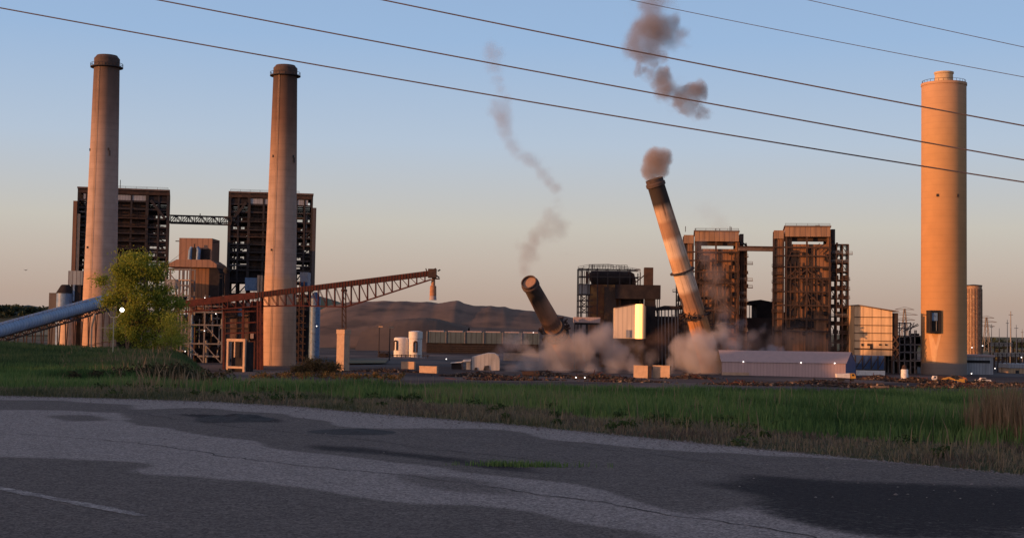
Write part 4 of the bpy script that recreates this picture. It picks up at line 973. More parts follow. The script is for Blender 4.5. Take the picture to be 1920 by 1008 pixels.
for u in (223, 232.5): MB().tube([(f.X(u), D-1.6, f.Z(312)), (f.X(u-.3), D-1.6, f.Z(302)), (f.X(u+.3), D-1.6, f.Z(293)), (f.X(u+1.5 if u < 228 else u-1.5), D-1.2, f.Z(289.5))], [.95,.95,.95,.8], 14).build('blue_duct', M['blue'], t, smooth=True)
MB().box(f.X(225.5), f.X(230), D-2.2, D-.01, f.Z(312), f.Z(290)).build('duct_frame', M['black'], t)
mb = MB(); mb.bar((f.X(228), D-2, f.Z(290)), (f.X(228), D-2, f.Z(285.5)), .5); mb.build('duct_frame', M['steel_dark'], t)
MB().box(f.X(235), f.X(245), D-.3, D-.02, f.Z(303), f.Z(291)).build('dark_panel', M['dark_box'], t)
# steel pipe rack in front
D = 596; f = Fr(D, 230, 370); rr2 = random.Random(4)
t = thing('pipe_rack', 'pale steel pipe rack with pipes and platforms in front of the brown tower', 'pipe rack', (f.X(225), D, GZ))
fr = MB(); us = (193, 209, 213, 222, 240, 261); 
for u in us:
    vt = 315 if u < 225 else 345
    for y in (D, D+8): fr.bar((f.X(u), y, GZ), (f.X(u), y, f.Z(vt)), .6)
for v, ua, ub in ((315,190,223),(334,207,223),(346,186,223),(358,209,261),(365,190,261),(380,190,262),(402,190,262),(390,209,222)):
    for y in (D, D+8): fr.bar((f.X(ua), y, f.Z(v)), (f.X(ub), y, f.Z(v)), .55)
for (a, va, b, vb) in ((209,380,222,402),(222,380,209,402),(240,380,261,402),(209,346,222,334),(193,315,209,334),(240,402,261,425),(222,346,213,358),(222,402,240,425)): fr.bar((f.X(a), D, f.Z(va)), (f.X(b), D, f.Z(vb)), .4)
fr.build('steel_frame', M['steel_grey'], t)
pp = MB()
for k in range(24):
    u = rr2.uniform(192, 260); v0 = rr2.uniform(330 if u < 222 else 352, 400); pp.tube([(f.X(u), D+rr2.uniform(1,7), f.Z(v0)), (f.X(u), D+rr2.uniform(1,7), f.Z(min(430, v0+rr2.uniform(10,40))))], rr2.uniform(.2,.5), 8)
for k in range(14):
    u = rr2.uniform(192, 235); v0 = rr2.uniform(348, 420); y = D+rr2.uniform(1,7); pp.tube([(f.X(u), y, f.Z(v0)), (f.X(min(261,u+rr2.uniform(8,26))), y, f.Z(v0))], rr2.uniform(.2,.45), 8)
pp.build_each('pipe', M['steel_pale'], t)
MB().box(f.X(208.5), f.X(222.5), D-.8, D+6, f.Z(328.5), f.Z(327.3)).build('platform', M['concrete'], t)
MB().box(f.X(191), f.X(206.5), D+2, D+7, f.Z(338), f.Z(327)).build('tank_box', M['grey_metal'], t)
eq = MB()
for k in range(26):
    u = rr2.uniform(193, 257); v = rr2.uniform(350, 425); eq.box(f.X(u), f.X(u)+rr2.uniform(1,3.5), D+3, D+rr2.uniform(4,8), f.Z(v), f.Z(v)+rr2.uniform(.8,3))
eq.build_each('machine', M['dark_box'], t)
MB().tube([(f.X(223), D+4, f.Z(425)), (f.X(223), D+4, f.Z(368))], .7, 12).build('blue_pipe', M['blue'], t)
MB().box(f.X(223), f.X(262), D+9, D+14, GZ, f.Z(362)).build('rear_wall', M['dark_box'], t)
# black vent pipe with a rounded head
D = 605; f = Fr(D, 266, 330); t = thing('vent_pipe', 'thick black upright pipe with a bulbous head left of the right open boiler', 'pipe', (f.X(266), D, GZ))
MB().tube([(f.X(266), D, GZ), (f.X(266), D, f.Z(318))], 1.15, 16).build('pipe', M['dark_box'], t, smooth=True)
MB().lathe(f.X(265.6), D, [(.3, f.Z(320)), (1.4, f.Z(318.5)), (1.6, f.Z(316)), (1.2, f.Z(313.5)), (.3, f.Z(312.2))], 20).build('pipe_head', M['black'], t, smooth=True)
mb = MB(); mb.bar((f.X(256), D+1, GZ), (f.X(256), D+1, f.Z(321)), .35); mb.bar((f.X(260.5), D+1, GZ), (f.X(260.5), D+1, f.Z(321)), .35); mb.bar((f.X(256), D+1, f.Z(321)), (f.X(261), D+1, f.Z(321)), .3); mb.bar((f.X(256), D+1, f.Z(325)), (f.X(261), D+1, f.Z(325)), .3); mb.build('ladder_frame', M['steel_dark'], t)

# ------------------------------------------------------------------ silo group at far left
D = 600; f = Fr(D, 78, 360)
t = thing('hopper_silo', 'pale blue-grey silo with a conical roof under grey upper bins, far left', 'silo', (f.X(77), D, GZ))
r = 9.8*f.m; cx = f.X(76)
MB().lathe(cx, D, [(r, GZ), (r, f.Z(343))], 32).build('shell', M['blue'], t, smooth=True)
MB().lathe(cx, D, [(r+.3, f.Z(343)+.003), (r*.55, f.Z(334)), (r*.4, f.Z(333))], 32).build('roof', M['dark_box'], t, smooth=True)
MB().box(f.X(77.8), f.X(95), D+1, D+9, f.Z(333), f.Z(316.5)).build('upper_bin', panel_mat('grey_blue_bin', (.22,.26,.3), (.08,.08,.1), 1.6), t)
MB().box(f.X(83), f.X(95), D-1, D+4, f.Z(360), f.Z(333)-.003).build('frame_box', M['dark_box'], t)
mb = MB().box(f.X(86), f.X(88), D-1.5, D-1.01, f.Z(352), f.Z(333)); mb.build('downpipe', M['blue'], t)
D = 620; f = Fr(D, 61, 360); t = thing('grey_block', 'plain grey block building at the far left beside the pale blue silo', 'building', (f.X(61), D, GZ))
MB().box(f.X(57), f.X(68), D, D+8, GZ, f.Z(342.5)).build('wall', M['steel_dark'] if False else mat('grey_block_wall', (.13,.11,.10), (.1,.085,.08), .3), t)
mb = MB().bar((f.X(67), D+2, f.Z(342.5)), (f.X(67), D+2, f.Z(339)), .6); mb.build('roof_vent', M['steel_dark'], t)
# lower dock under tube
D = 560; f = Fr(D, 78, 380); t = thing('small_tank', 'short rusty banded tank below the blue tube conveyor', 'tank', (f.X(79), D, GZ))
MB().lathe(f.X(80), D, [(9*f.m, GZ), (9*f.m, f.Z(380)), (9.5*f.m, f.Z(380)), (9.5*f.m, f.Z(376)), (2, f.Z(374))], 28).build('shell', M['concrete'], t, smooth=True)
mb = MB()
for v in (384, 389, 394): mb.lathe(f.X(80), D, [(9*f.m+.05, f.Z(v)), (9*f.m+.25, f.Z(v)+.2), (9*f.m+.05, f.Z(v)+.5)], 28, False, False)
mb.build_each('hoop', M['steel_dark'], t)

# ------------------------------------------------------------------ blue tube conveyor
a = P(-60, 402.5, 300); b = P(131, 349.5, 385)
t = thing('tube_conveyor', 'long pale blue tube conveyor rising from the left edge to the leafy tree', 'conveyor', (a.x, a.y, GZ))
MB().tube([a, a.lerp(b,.5), b], 1.58, 20).build('tube', mat('tube_blue_paint', (.3,.38,.52), (.22,.29,.42), .4, .45, c3=(.36,.4,.46), scale3=.5), t, smooth=True)
mb = MB(); ab = (b-a)
for k in range(60):
    p = a.lerp(b, (k+.5)/60); q = p+ab.normalized()*.22; mb.tube([p, q], 1.62, 20, False); mb.add([], [])
mb.build('panel_bands', mat('tube_band_paint', (.19,.25,.36), (.13,.18,.26), .8, .5), t)
mb = MB(); off = Vector((.9,-1.1,1.0)); railing(mb, [a+off, a.lerp(b,.5)+off, b+off], .7, .07, 2.5); mb.build('handrail', M['steel_grey'], t)
dn = Vector((0,0,-1.62)); mb = MB(); lattice(mb, a+dn+Vector((0,1,0)), b+dn+Vector((0,1,0)), 1.1, 40, .35, .2); mb.build('truss', M['rust_dark'], t)
mb = MB()
for k in range(19):
    p = a.lerp(b, (k+.3)/19); 
    for d in (-.9, .9): mb.bar((p.x+d*.7, p.y, p.z-2.7), (p.x+d*1.4, p.y, GZ), .22)
    mb.bar((p.x-1.2, p.y, (p.z+GZ)/2), (p.x+1.2, p.y, (p.z+GZ)/2), .22)
mb.build('trestle', M['rust_dark'], t)

# ------------------------------------------------------------------ red conveyor boom
D = 528; f = Fr(D, 360, 350)
t = thing('stacker_conveyor', 'rust-red conveyor boom crossing in front of the second smokestack', 'conveyor', (f.X(403), D, GZ))
def CP(u, v, dy=0): p = P(u, v, D); return Vector((p.x, p.y+dy, p.z))
g = MB(); g.bar(CP(206, 357), CP(300, 345.5), 3.0, 2.4); g.bar(CP(300, 345.5), CP(503, 320), 3.0, 2.0); g.build('belt_gallery', M['red_steel'], t)
mb = MB()
for k in range(60):
    p = CP(300, 345.5).lerp(CP(503, 320), k/60); mb.box(p.x-.12, p.x+.12, p.y-1.62, p.y-1.52, p.z-.95, p.z+.95)
mb.build('gallery_ribs', M['rust_dark'], t)
# truss below
tr_ = MB()
for dy in (-1.4, 1.4):
    lower = [(206,366),(300,358.5),(345,357.5),(405,359),(425,353),(505,327)]
    Lo = [CP(u, v, dy) for u, v in lower]
    for p, q in zip(Lo[:-1], Lo[1:]): tr_.bar(p, q, .42)
    def low(u):
        for (ua, va), (ub, vb) in zip(lower[:-1], lower[1:]):
            if ua <= u <= ub: return va+(vb-va)*(u-ua)/(ub-ua)
        return lower[-1][1]
    def up_(u): return 345.5+(320-345.5)*(u-300)/203 if u > 300 else 357+(345.5-357)*(u-206)/94
    uu_ = list(np.arange(210, 500, 9.6))
    for i, u in enumerate(uu_):
        tr_.bar(CP(u, up_(u), dy), CP(u, low(u), dy), .3)
        if i+1 < len(uu_): tr_.bar(CP(u, up_(u), dy), CP(uu_[i+1], low(uu_[i+1]), dy), .18)
tr_.build('truss', M['red_steel'], t)
hd = MB(); p = CP(507, 320); hd.box(p.x-1.6, p.x+1.4, p.y-2, p.y+2, p.z-1.6, p.z+1.7); hd.bar(CP(503, 318), CP(511, 314), .5); hd.bar(CP(511,322), CP(515,325), .5); hd.bar(CP(508, 324), CP(508, 334), .9)
hd.bar(CP(500,317), CP(499,314), .4); hd.bar(CP(513,317), CP(516,315.5), .5); hd.box(p.x-.2, p.x+2.6, p.y-1, p.y+1, p.z-2.1, p.z-1.7)
hd.lathe(CP(507,0).x, D, [(1.5, p.z-.8), (1.5, p.z+.8)], 14); hd.build('head_pulley_frame', M['rust_dark'], t)
pz = CP(507.5, 334).z; ch = MB(); cx = CP(507.5, 340).x; ch.lathe(cx, D, [(.7, pz+2.4), (.75, pz), (1.15, pz-.2), (1.25, pz-3.8), (1.25, CP(507,346).z)], 20); ch.build('chute', mat('chute_orange', (.4,.19,.1), (.25,.12,.07), .8), t, smooth=True)
MB().lathe(cx, D, [(1.22, CP(507,346.1).z), (1.35, CP(507,351).z)], 20, False, False).build('dust_skirt', M['roof_pale'], t)
# supports: tall rusty tower beside the second stack and the mast
su = MB()
for u in (303, 306.5):
    for dy in (-2, 2): su.bar(CP(u, 352, dy), CP(u, 434, dy), .6)
for v in range(356, 434, 9):
    su.bar(CP(303, v, -2), CP(306.5, v+9, -2), .3); su.bar(CP(303, v, -2), CP(306.5, v, -2), .35)
for u in (262, 285):
    su.bar(CP(u, 350, 0), CP(u, 434, 0), .7)
for v in (365, 378, 390): su.bar(CP(262, v), CP(300, v-1), .5)
su.build('support_tower', M['red_steel'], t)
ms = MB(); ms.bar(CP(401.4, 333), CP(401, 385.5), .45); ms.bar(CP(405, 333), CP(405.4, 385.5), .45)
for v in range(338, 385, 7): ms.bar(CP(401.3, v), CP(405.2, v+7), .25)
ms.box(CP(401,340).x-.3, CP(405.6,340).x+.3, D-1, D+1, CP(403,341).z, CP(403,338.5).z); ms.build('mast', M['rust_dark'], t)
# panelled transfer house under the conveyor
D2 = 532; f = Fr(D2, 284, 375); t2 = thing('transfer_house', 'patchy rust-brown sheeted house under the red conveyor beside the second smokestack', 'building', (f.X(284), D2, GZ))
MB().box(f.X(262), f.X(290.5), D2+3, D2+12, f.Z(398), f.Z(354)).build('wall', mat('patched_sheet', (.13,.065,.045), (.06,.045,.045), .35, .7, c3=(.22,.13,.1), scale3=.5), t2)
mb = MB()
for u in (262.5, 276, 290): mb.bar((f.X(u), D2+2.6, GZ), (f.X(u), D2+2.6, f.Z(354)), .5)
for v in (358, 371, 384): mb.bar((f.X(262), D2+2.6, f.Z(v)), (f.X(290.5), D2+2.6, f.Z(v)), .4)
mb.bar((f.X(271), D2+2.3, f.Z(370.5)), (f.X(288), D2+2.3, f.Z(370.5)), .55); mb.build('frame', M['rust_dark'], t2)
MB().box(f.X(291), f.X(302), D2+4, D2+12, GZ, f.Z(352)).build('side_bay', mat('dark_red_sheet', (.1,.03,.02), (.05,.022,.02), .4), t2)
MB().box(f.X(275), f.X(282), D2+2.7, D2+2.95, f.Z(370), f.Z(361)).build('window_patch', M['blue'], t2)
for u, v in ((294.5,393),(289,357)): MB().box(f.X(u)-.6, f.X(u)+.6, D2+2.0, D2+2.5, f.Z(v)-.9, f.Z(v)+.9).build('pale_fitting', M['roof_pale'], t2)
# concrete pier
D = 528; t = thing('concrete_pier', 'square orange-lit concrete pier under the conveyor mast', 'pier', (P(402,430,D).x, D, GZ))
z1 = P(402,385.5,D).z; x0 = P(397,400,D).x; x1 = P(407.5,400,D).x
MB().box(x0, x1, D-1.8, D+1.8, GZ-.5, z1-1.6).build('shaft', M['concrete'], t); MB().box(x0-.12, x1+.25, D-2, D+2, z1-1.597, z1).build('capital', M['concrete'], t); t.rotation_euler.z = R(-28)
# portal frame
D = 500; f = Fr(D, 278, 415); t = thing('portal_frame', 'orange-lit concrete portal frame with a hanging centre post left of the second smokestack', 'frame', (f.X(277), D, GZ))
mb = MB(); mb.box(f.X(263.8), f.X(266.3), D-.4, D+.4, GZ-1, f.Z(399.5)); mb.box(f.X(287), f.X(289.8), D-.4, D+.4, GZ-2.5, f.Z(399.5)); mb.build('post', M['concrete'], t)
mb = MB(); mb.box(f.X(263.5), f.X(290), D-.42, D+.42, f.Z(399.5)+.003, f.Z(396.3)); mb.build('lintel', M['concrete'], t)
mb = MB(); mb.box(f.X(264), f.X(289.8), D-.45, D+.3, f.Z(431), f.Z(428.5)); mb.build('sill_beam', M['concrete'], t)
mb = MB(); mb.box(f.X(273.8), f.X(275.4), D-.2, D+.2, f.Z(418), f.Z(399.5)); mb.build('hanging_post', M['concrete'], t)
MB().box(f.X(266.4), f.X(286.9), D+1.5, D+6, GZ, f.Z(400)).build('backing_shed', M['dark_box'], t); t.rotation_euler.z = R(-25)
# blue tower right of second stack
D = 610; f = Fr(D, 366, 370); t = thing('blue_silo', 'faded blue silo with a pointed cap right of the second smokestack', 'silo', (f.X(368), D, GZ))
r = 6.2*f.m; cx = f.X(369)
MB().lathe(cx, D, [(r, GZ), (r, f.Z(349))], 28).build('shell', M['blue'], t, smooth=True)
MB().lathe(cx, D, [(r+.1, f.Z(349)+.003), (r*.3, f.Z(341.5))], 28).build('roof', M['blue_dark'], t, smooth=True)
mb = MB()
for v in (358, 374.5, 385, 397): mb.lathe(cx, D, [(r+.03, f.Z(v)), (r+.4, f.Z(v)), (r+.4, f.Z(v)+.6), (r+.03, f.Z(v)+.6)], 28, False, False)
mb.build_each('hoop', M['dark_box'], t)
mb = MB()
for u in (349, 353, 358): mb.bar((f.X(u), D-6, GZ), (f.X(u), D-6, f.Z(330)), .5)
for v in range(338, 428, 8): mb.bar((f.X(348), D-6, f.Z(v)), (f.X(361), D-6, f.Z(v)), .4); mb.bar((f.X(349), D-6, f.Z(v)), (f.X(358), D-6, f.Z(v+8)), .3)
mb.build('ladder_tower', M['rust_dark'], t)
MB().box(f.X(352.5), f.X(361.5), D-5, D+4, f.Z(335), f.Z(319)).build('blue_cladding', M['blue_dark'], t)

# ------------------------------------------------------------------ yard behind: mound, fields, hills
def ridge(name, D, prof, depth, m, base=GZ, seed=0, rough=1.5, n=140, front=.75, kind='structure', sc_=40):
    """solid hill whose skyline follows prof [(u, v)] at depth D"""
    us = np.array([p[0] for p in prof], float); vs_ = np.array([p[1] for p in prof], float)
    U = np.linspace(us[0], us[-1], n); V = np.interp(U, us, vs_)
    cr_ = np.array([tuple(P(u, v, D)) for u, v in zip(U, V)])
    T = np.linspace(-1, 1, 31); X = np.empty((31, n)); Y = X.copy(); Z = X.copy()
    for j, tt in enumerate(T):
        pr_ = 1-abs(tt)**2.2 if tt < 0 else (1-tt)**.8
        yy_ = D + tt*depth
        X[j] = cr_[:,0]*(1 + tt*depth/D*.3); Y[j] = yy_
        Z[j] = base + np.maximum(cr_[:,2]-base, 0)*pr_
    nz = (fbm(X, Y, sc_, 4, seed)-.5)*2*rough*(1-np.abs(T))[:,None]*(np.abs(T) > .04)[:,None] + (fbm(X, Y, sc_*.15, 3, seed+3)-.5)*rough*.5*(1-np.abs(T))[:,None]
    gul = (vnoise(X, Y*.15, 16, seed+7)-.5)*rough*1.6*np.clip(1-np.abs(T)*1.02, 0, 1)[:,None]*(T < -.02)[:,None]
    sky_ = (fbm(X, X*0, 9, 3, seed+11)-.5)*rough*.7
    Z = Z+nz+gul+sky_*np.clip(1-np.abs(T), 0, 1)[:,None]-.3
    vv = np.stack([X.ravel(), Y.ravel(), Z.ravel()], 1); i = (np.arange(30)[:,None]*n+np.arange(n-1)[None,:]).ravel()
    q = np.stack([i, i+1, i+n+1, i+n], 1)
    o = raw_mesh(name, vv, q, m, None, kind); o.data.polygons.foreach_set('use_smooth', [True]*len(o.data.polygons)); return o
M['mound'] = mat('earth_mound', (.18,.125,.098), (.105,.08,.066), .02, .95, (1,.5,3), c3=(.065,.055,.05), scale3=.03, bump=.7, detail=9, spec=.05)
M['coal'] = mat('coal_heap', (.075,.057,.048), (.11,.08,.062), .03, .95, spec=.05)
M['far_green'] = mat('far_meadow', (.09,.10,.045), (.12,.10,.06), .01, .95)
ridge('earth_mound', 1250, [(352,384),(372,366),(392,356),(410,353),(440,352.5),(470,352),(500,352.5),(515,354),(528,352.5),(538,352),(545,355),(556,357.5),(570,358.5),(592,358.5),(602,361),(640,366),(668,371),(700,376),(740,380)], 210, M['mound'], seed=4, rough=1.7)
ridge('coal_heap', 1060, [(430,384),(450,377),(465,373.5),(480,372),(500,371.5),(515,373),(530,377),(550,382)], 110, M['coal'], seed=8, rough=1.0, sc_=25)
ridge('green_hill', 1500, [(300,372),(340,351),(362,345.5),(372,345),(385,349),(400,354),(430,360),(470,372)], 160, M['far_green'], seed=5, rough=2)
ridge('far_hill', 2600, [(-500,356),(-200,352),(-60,353),(0,356.5),(20,357),(40,358.5),(70,359),(120,362),(200,367),(320,374),(420,378)], 300, mat('far_wooded_hill', (.02,.032,.024), (.032,.045,.03), .02, .95), seed=6, rough=5)
for px, z, mt in (([(395,392.5),(458,392),(462,403),(395,404)], GZ+.9, M['far_green']), ([(405,420),(455,420),(452,424.5),(405,425)], GZ+.6, M['far_green']), ([(-300,371.5+4),(60,380),(60,392),(-300,392)], GZ+1.0, M['far_green'])):
    me = bpy.data.meshes.new('meadow'); me.from_pydata([tuple(G(u, v, z)) for u, v in px], [], [(3,2,1,0)]); me.materials.append(mt); o = bpy.data.objects.new('meadow', me); C.objects.link(o); o['kind'] = 'structure'

# far woods made of leaf clumps
M['far_leaf'] = leaf_mat('far_foliage', [(.016,.026,.016), (.03,.042,.024), (.05,.055,.03)], .9, .1)
M['yard_leaf'] = leaf_mat('yard_foliage', [(.03,.035,.012), (.07,.06,.025), (.1,.075,.03)], .9, .15)
def clumps(name, cen, rad, per, size, m, label, cat='trees', kind='stuff', flat=1.0):
    cen = np.asarray(cen); n = len(cen)*per
    c = np.repeat(cen, per, 0); r = np.repeat(np.asarray(rad), per)
    d = rng.normal(size=(n,3)); d /= np.linalg.norm(d, axis=1)[:,None]; d[:,2] *= flat
    p = c + d*r[:,None]*rng.uniform(.35, 1.0, n)[:,None]
    a = rng.normal(size=(n,3)); a /= np.linalg.norm(a, axis=1)[:,None]; b = np.cross(a, rng.normal(size=(n,3))); b /= np.linalg.norm(b, axis=1)[:,None]
    s = (size*rng.uniform(.6, 1.4, n))[:,None]
    V = np.stack([p-a*s, p+b*s*.6, p+a*s, p-b*s*.6], 1).reshape(-1,3)
    q = np.arange(n*4).reshape(-1,4)
    o = raw_mesh(name, V, q, m, np.repeat(np.clip(rng.uniform(0,1,n)*.7+np.repeat(rng.uniform(0,.3,len(cen)), per), 0, 1), 4), kind)
    tag(o, label, cat); return o
# right-hand treeline to the horizon and beyond
k = 420; U = rng.uniform(1000, 2100, k); Dd = rng.uniform(1750, 2300, k)
cen = [(P(u, 400, d).x, d, GZ+rng.uniform(1,6)) for u, d in zip(U, Dd)]
clumps('far_woods', cen, rng.uniform(7, 13, k), 60, 2.4, M['far_leaf'], 'low dark line of far trees along the right horizon', flat=.7)
k = 260; U = rng.uniform(-120, 330, k); Dd = rng.uniform(2380, 2620, k)
cen = []
for u, d in zip(U, Dd):
    v = np.interp(u, [-120,0,40,120,330],[355,359,361,366,380]); cen.append((P(u, v+rng.uniform(0,14), 2440).x, 2440+rng.uniform(-60,20), P(u, v+rng.uniform(0,12), 2440).z))
clumps('hill_woods', cen, rng.uniform(6, 12, k), 60, 2.6, M['far_leaf'], 'dark woods covering the far hill at the left horizon', flat=.7)
# scrub across the right yard
k = 300; U = rng.uniform(1135, 2000, k); Dd = rng.uniform(760, 1600, k)
cen = [(P(u, 400, d).x, d, GZ+rng.uniform(0,1.5)) for u, d in zip(U, Dd)]
clumps('yard_scrub', cen, rng.uniform(2, 5, k), 50, .9, M['yard_leaf'], 'olive scrub across the switchyard flats at the right', 'scrub', flat=.6)
M['weed_leaf'] = leaf_mat('weed_leaves', [(.02,.04,.014), (.05,.085,.025), (.11,.11,.05)], .8, .25)
clumps('broadleaf_weeds', WEED, rng.uniform(.12, .34, len(WEED)), 70, .045, M['weed_leaf'], 'low broadleaf weed clumps scattered through the grass', 'weeds', flat=.6)
# shade-casting woods on the rise behind and left of the camera (out of view)
def along(a, l):     # a metres towards the sun from the origin, l across
    sh = Vector((sdir.x, sdir.y, 0)).normalized(); pr = Vector((-sh.y, sh.x, 0)); return sh*a + pr*l
cen = []; rad = []
for k in range(430):
    l = rng.uniform(-118, 150); a = rng.uniform(140, 175); p = along(a, l); top_ = 22.5 if l > -72 else 17.0
    cen.append((p.x, p.y, rng.uniform(2, top_-4))); rad.append(rng.uniform(3.5, 5.5))
M['wood_leaf'] = leaf_mat('wood_foliage', [(.025,.04,.014), (.05,.075,.022), (.08,.09,.03)], .9, .15)
clumps('unseen_shade_woods', cen, rad, 90, 1.3, M['wood_leaf'], 'dense green woods out of view behind the viewpoint, placed to shade the road')
pk = along(0, -462); kn = MB(); kv = []; n_ = 24
for j in range(n_+1):
    for i in range(n_+1):
        a = i/n_*2-1; c = j/n_*2-1; rr_ = min(1, math.hypot(a, c)); q = along(c*26, -459+a*26)
        kv.append((q.x, q.y, GZ-.5+9*(1-rr_*rr_)**1.2))
kn.add(kv, [(j*(n_+1)+i, (j+1)*(n_+1)+i, (j+1)*(n_+1)+i+1, j*(n_+1)+i+1) for j in range(n_) for i in range(n_)])
tag(kn.build('knoll', M['far_green']), kind='structure')  # rise added out of view to carry the shading woods
cen = []; rad = []
for k in range(130):
    l = rng.uniform(-466, -451); p = along(rng.normal(0,5), l); cen.append((p.x, p.y, rng.uniform(-8, 19))); rad.append(rng.uniform(3.5, 5))
clumps('knoll_shade_woods', cen, rad, 90, 1.4, M['wood_leaf'], 'dense green shade-casting woods placed out of view on the knoll left of the plant')  # woods added unseen to throw shade on the long shed

# ------------------------------------------------------------------ long sheds, tanks and small buildings
D = 543; f = Fr(D, 925, 425); s = f.m
t = thing('long_shed', 'long low mauve-grey metal shed with a pale roof and blue gable end', 'shed', (f.X(925), D, GZ))
x0, x1 = f.X(846), f.X(991); ze = f.Z(424); zr = f.Z(411); dd = 16
gz0 = GZ-1
MB().box(x0, x1, D, D+.3, gz0, ze).build('front_wall', M['pink_metal'], t)
# ridge runs along x, gable at the right turned to the viewer
sk = 7.6; k2 = lambda y: sk*(y-D)/dd
MB().add([(x0-.3,D-.4,ze-.1),(x1+.2,D-.4,ze-.1),(x1+.2+k2(D+dd/2),D+dd/2,zr),(x0-.3,D+dd/2,zr),(x1+.2+sk,D+dd+.4,ze-.1),(x0-.3,D+dd+.4,ze-.1)], [(0,1,2,3),(3,2,4,5)]).build('roof', M['roof_pale'], t)
MB().add([(x1,D+.3,gz0),(x1+sk,D+dd,gz0),(x1+sk,D+dd,ze-.15),(x1+sk/2,D+dd/2,zr-.15),(x1,D+.3,ze-.15)], [(0,1,2,3,4)]).build('gable_wall', M['blue_dark'], t)
for u in (871, 938.5, 978): MB().box(f.X(u)-.18, f.X(u)+.18, D-.4, D-.01, f.Z(424.5), f.Z(423.4)).build('wall_lamp', M['lamp_dim'], t)
MB().box(x0, f.X(878), D-.35, D-.01, gz0, f.Z(436.5)).build('plank_base', M['concrete'], t)
# right lit building
D = 600; f = Fr(D, 1024, 390)
t = thing('panel_building', 'sunlit white panelled building with a sloping roof left of the broad chimney', 'building', (f.X(1023), D, GZ))
zt = f.Z(415.5); xr = f.X(1001); KS = -.6
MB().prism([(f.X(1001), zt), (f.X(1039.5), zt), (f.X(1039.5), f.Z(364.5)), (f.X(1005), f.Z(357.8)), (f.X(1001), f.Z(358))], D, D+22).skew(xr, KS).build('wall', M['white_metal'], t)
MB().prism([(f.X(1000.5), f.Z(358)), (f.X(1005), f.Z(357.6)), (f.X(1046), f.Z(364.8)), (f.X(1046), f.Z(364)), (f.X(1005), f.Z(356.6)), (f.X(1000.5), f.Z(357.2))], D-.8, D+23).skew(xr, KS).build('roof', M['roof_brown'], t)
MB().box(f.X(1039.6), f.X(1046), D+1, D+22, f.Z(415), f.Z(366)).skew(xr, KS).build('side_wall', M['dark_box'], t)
mb = MB()
for v in (371, 380.5, 389.5, 398.5, 408.5): mb.box(f.X(1001), f.X(1039.4), D-.3, D-.01, f.Z(v)-.2, f.Z(v)+.08)
mb.skew(xr, KS).build_each('girt', M['rust_dark'], t)
for u, w_, h_ in ((1015.5,1.0,4),(1018,.8,11),(1009,.7,5),(1027,.8,3),(1033,.7,3)): MB().box(f.X(u)-w_/2, f.X(u)+w_/2, D-.5, D-.31, f.Z(402+h_*.6), f.Z(402)).skew(xr, KS).build('panel_gap', M['dark_box'], t)
mb = MB()
for u in (1001.5, 1010, 1018, 1022, 1039.5, 1046): mb.bar((f.X(u), D+.5, GZ), (f.X(u), D+.5, f.Z(415.6)), .5)
mb.bar((f.X(1001), D-.3, f.Z(408)), (f.X(1046), D-.3, f.Z(408)), .4)
for (a, b) in ((1039.5,1046),(1046,1039.5)):
    for v in (412, 402, 392): mb.bar((f.X(a), D, f.Z(v+10)), (f.X(b), D, f.Z(v)), .35)
mb.skew(xr, KS).build('steel_frame', M['rust_dark'], t)
# lower dark bay with blue-black panels and pale wall below
D = 572; f = Fr(D, 1022, 425); t = thing('loading_bay', 'dark blue loading bay with a pale low wall under the sunlit panelled building', 'bay', (f.X(1022), D, GZ))
MB().box(f.X(1003), f.X(1038), D+3, D+12, GZ, f.Z(416.3)).build('rear_wall', M['blue_dark'], t)
MB().box(f.X(1004), f.X(1037.2), D, D+1, GZ-.5, f.Z(433.5)).build('low_wall', M['white_paint'], t)
mb = MB()
for u in (1003.5, 1012, 1022, 1030, 1038): mb.bar((f.X(u), D+1.5, GZ), (f.X(u), D+1.5, f.Z(416.3)), .45)
for a, b in ((1003.5,1012),(1012,1022),(1022,1030),(1030,1038)): mb.bar((f.X(a), D+1.5, f.Z(432)), (f.X(b), D+1.5, f.Z(418)), .35)
mb.bar((f.X(1003), D+1.5, f.Z(432.8)), (f.X(1038), D+1.5, f.Z(432.8)), .5); mb.build('frame', M['steel_dark'], t)
# steel rack right of it
D = 600; f = Fr(D, 1060, 400); rr3 = random.Random(9)
t = thing('steel_rack', 'dark grey open steel rack between the panelled building and the broad chimney', 'steel rack', (f.X(1062), D, GZ))
mb = MB()
for u in (1047, 1054, 1060, 1067, 1072, 1080):
    for y in (D, D+8): mb.bar((f.X(u), y, GZ), (f.X(u), y, f.Z(377 if u < 1070 else 386)), .4)
for v in (378, 384, 393, 403, 412, 422):
    for y in (D, D+8): mb.bar((f.X(1047), y, f.Z(v)), (f.X(1080 if v > 384 else 1067), y, f.Z(v)), .4)
for k in range(22):
    u = rr3.uniform(1047, 1074); v = rr3.uniform(380, 425); mb.bar((f.X(u), D+rr3.uniform(0,8), f.Z(v)), (f.X(u+rr3.uniform(3,7)), D+rr3.uniform(0,8), f.Z(v-rr3.uniform(0,9))), .3)
mb.build('frame', M['steel_grey'], t)
mb = MB()
for k in range(34):
    u = rr3.uniform(1048, 1076); v = rr3.uniform(395, 432); w_ = rr3.uniform(1, 3.2); mb.box(f.X(u), f.X(u)+w_, D+2, D+rr3.uniform(4,8), f.Z(v), f.Z(v)+rr3.uniform(.8,3))
mb.build('equipment', M['steel_dark'], t)
MB().box(f.X(1046.5), f.X(1082), D+9, D+14, GZ, f.Z(404)).build('rear_wall', M['dark_box'], t)
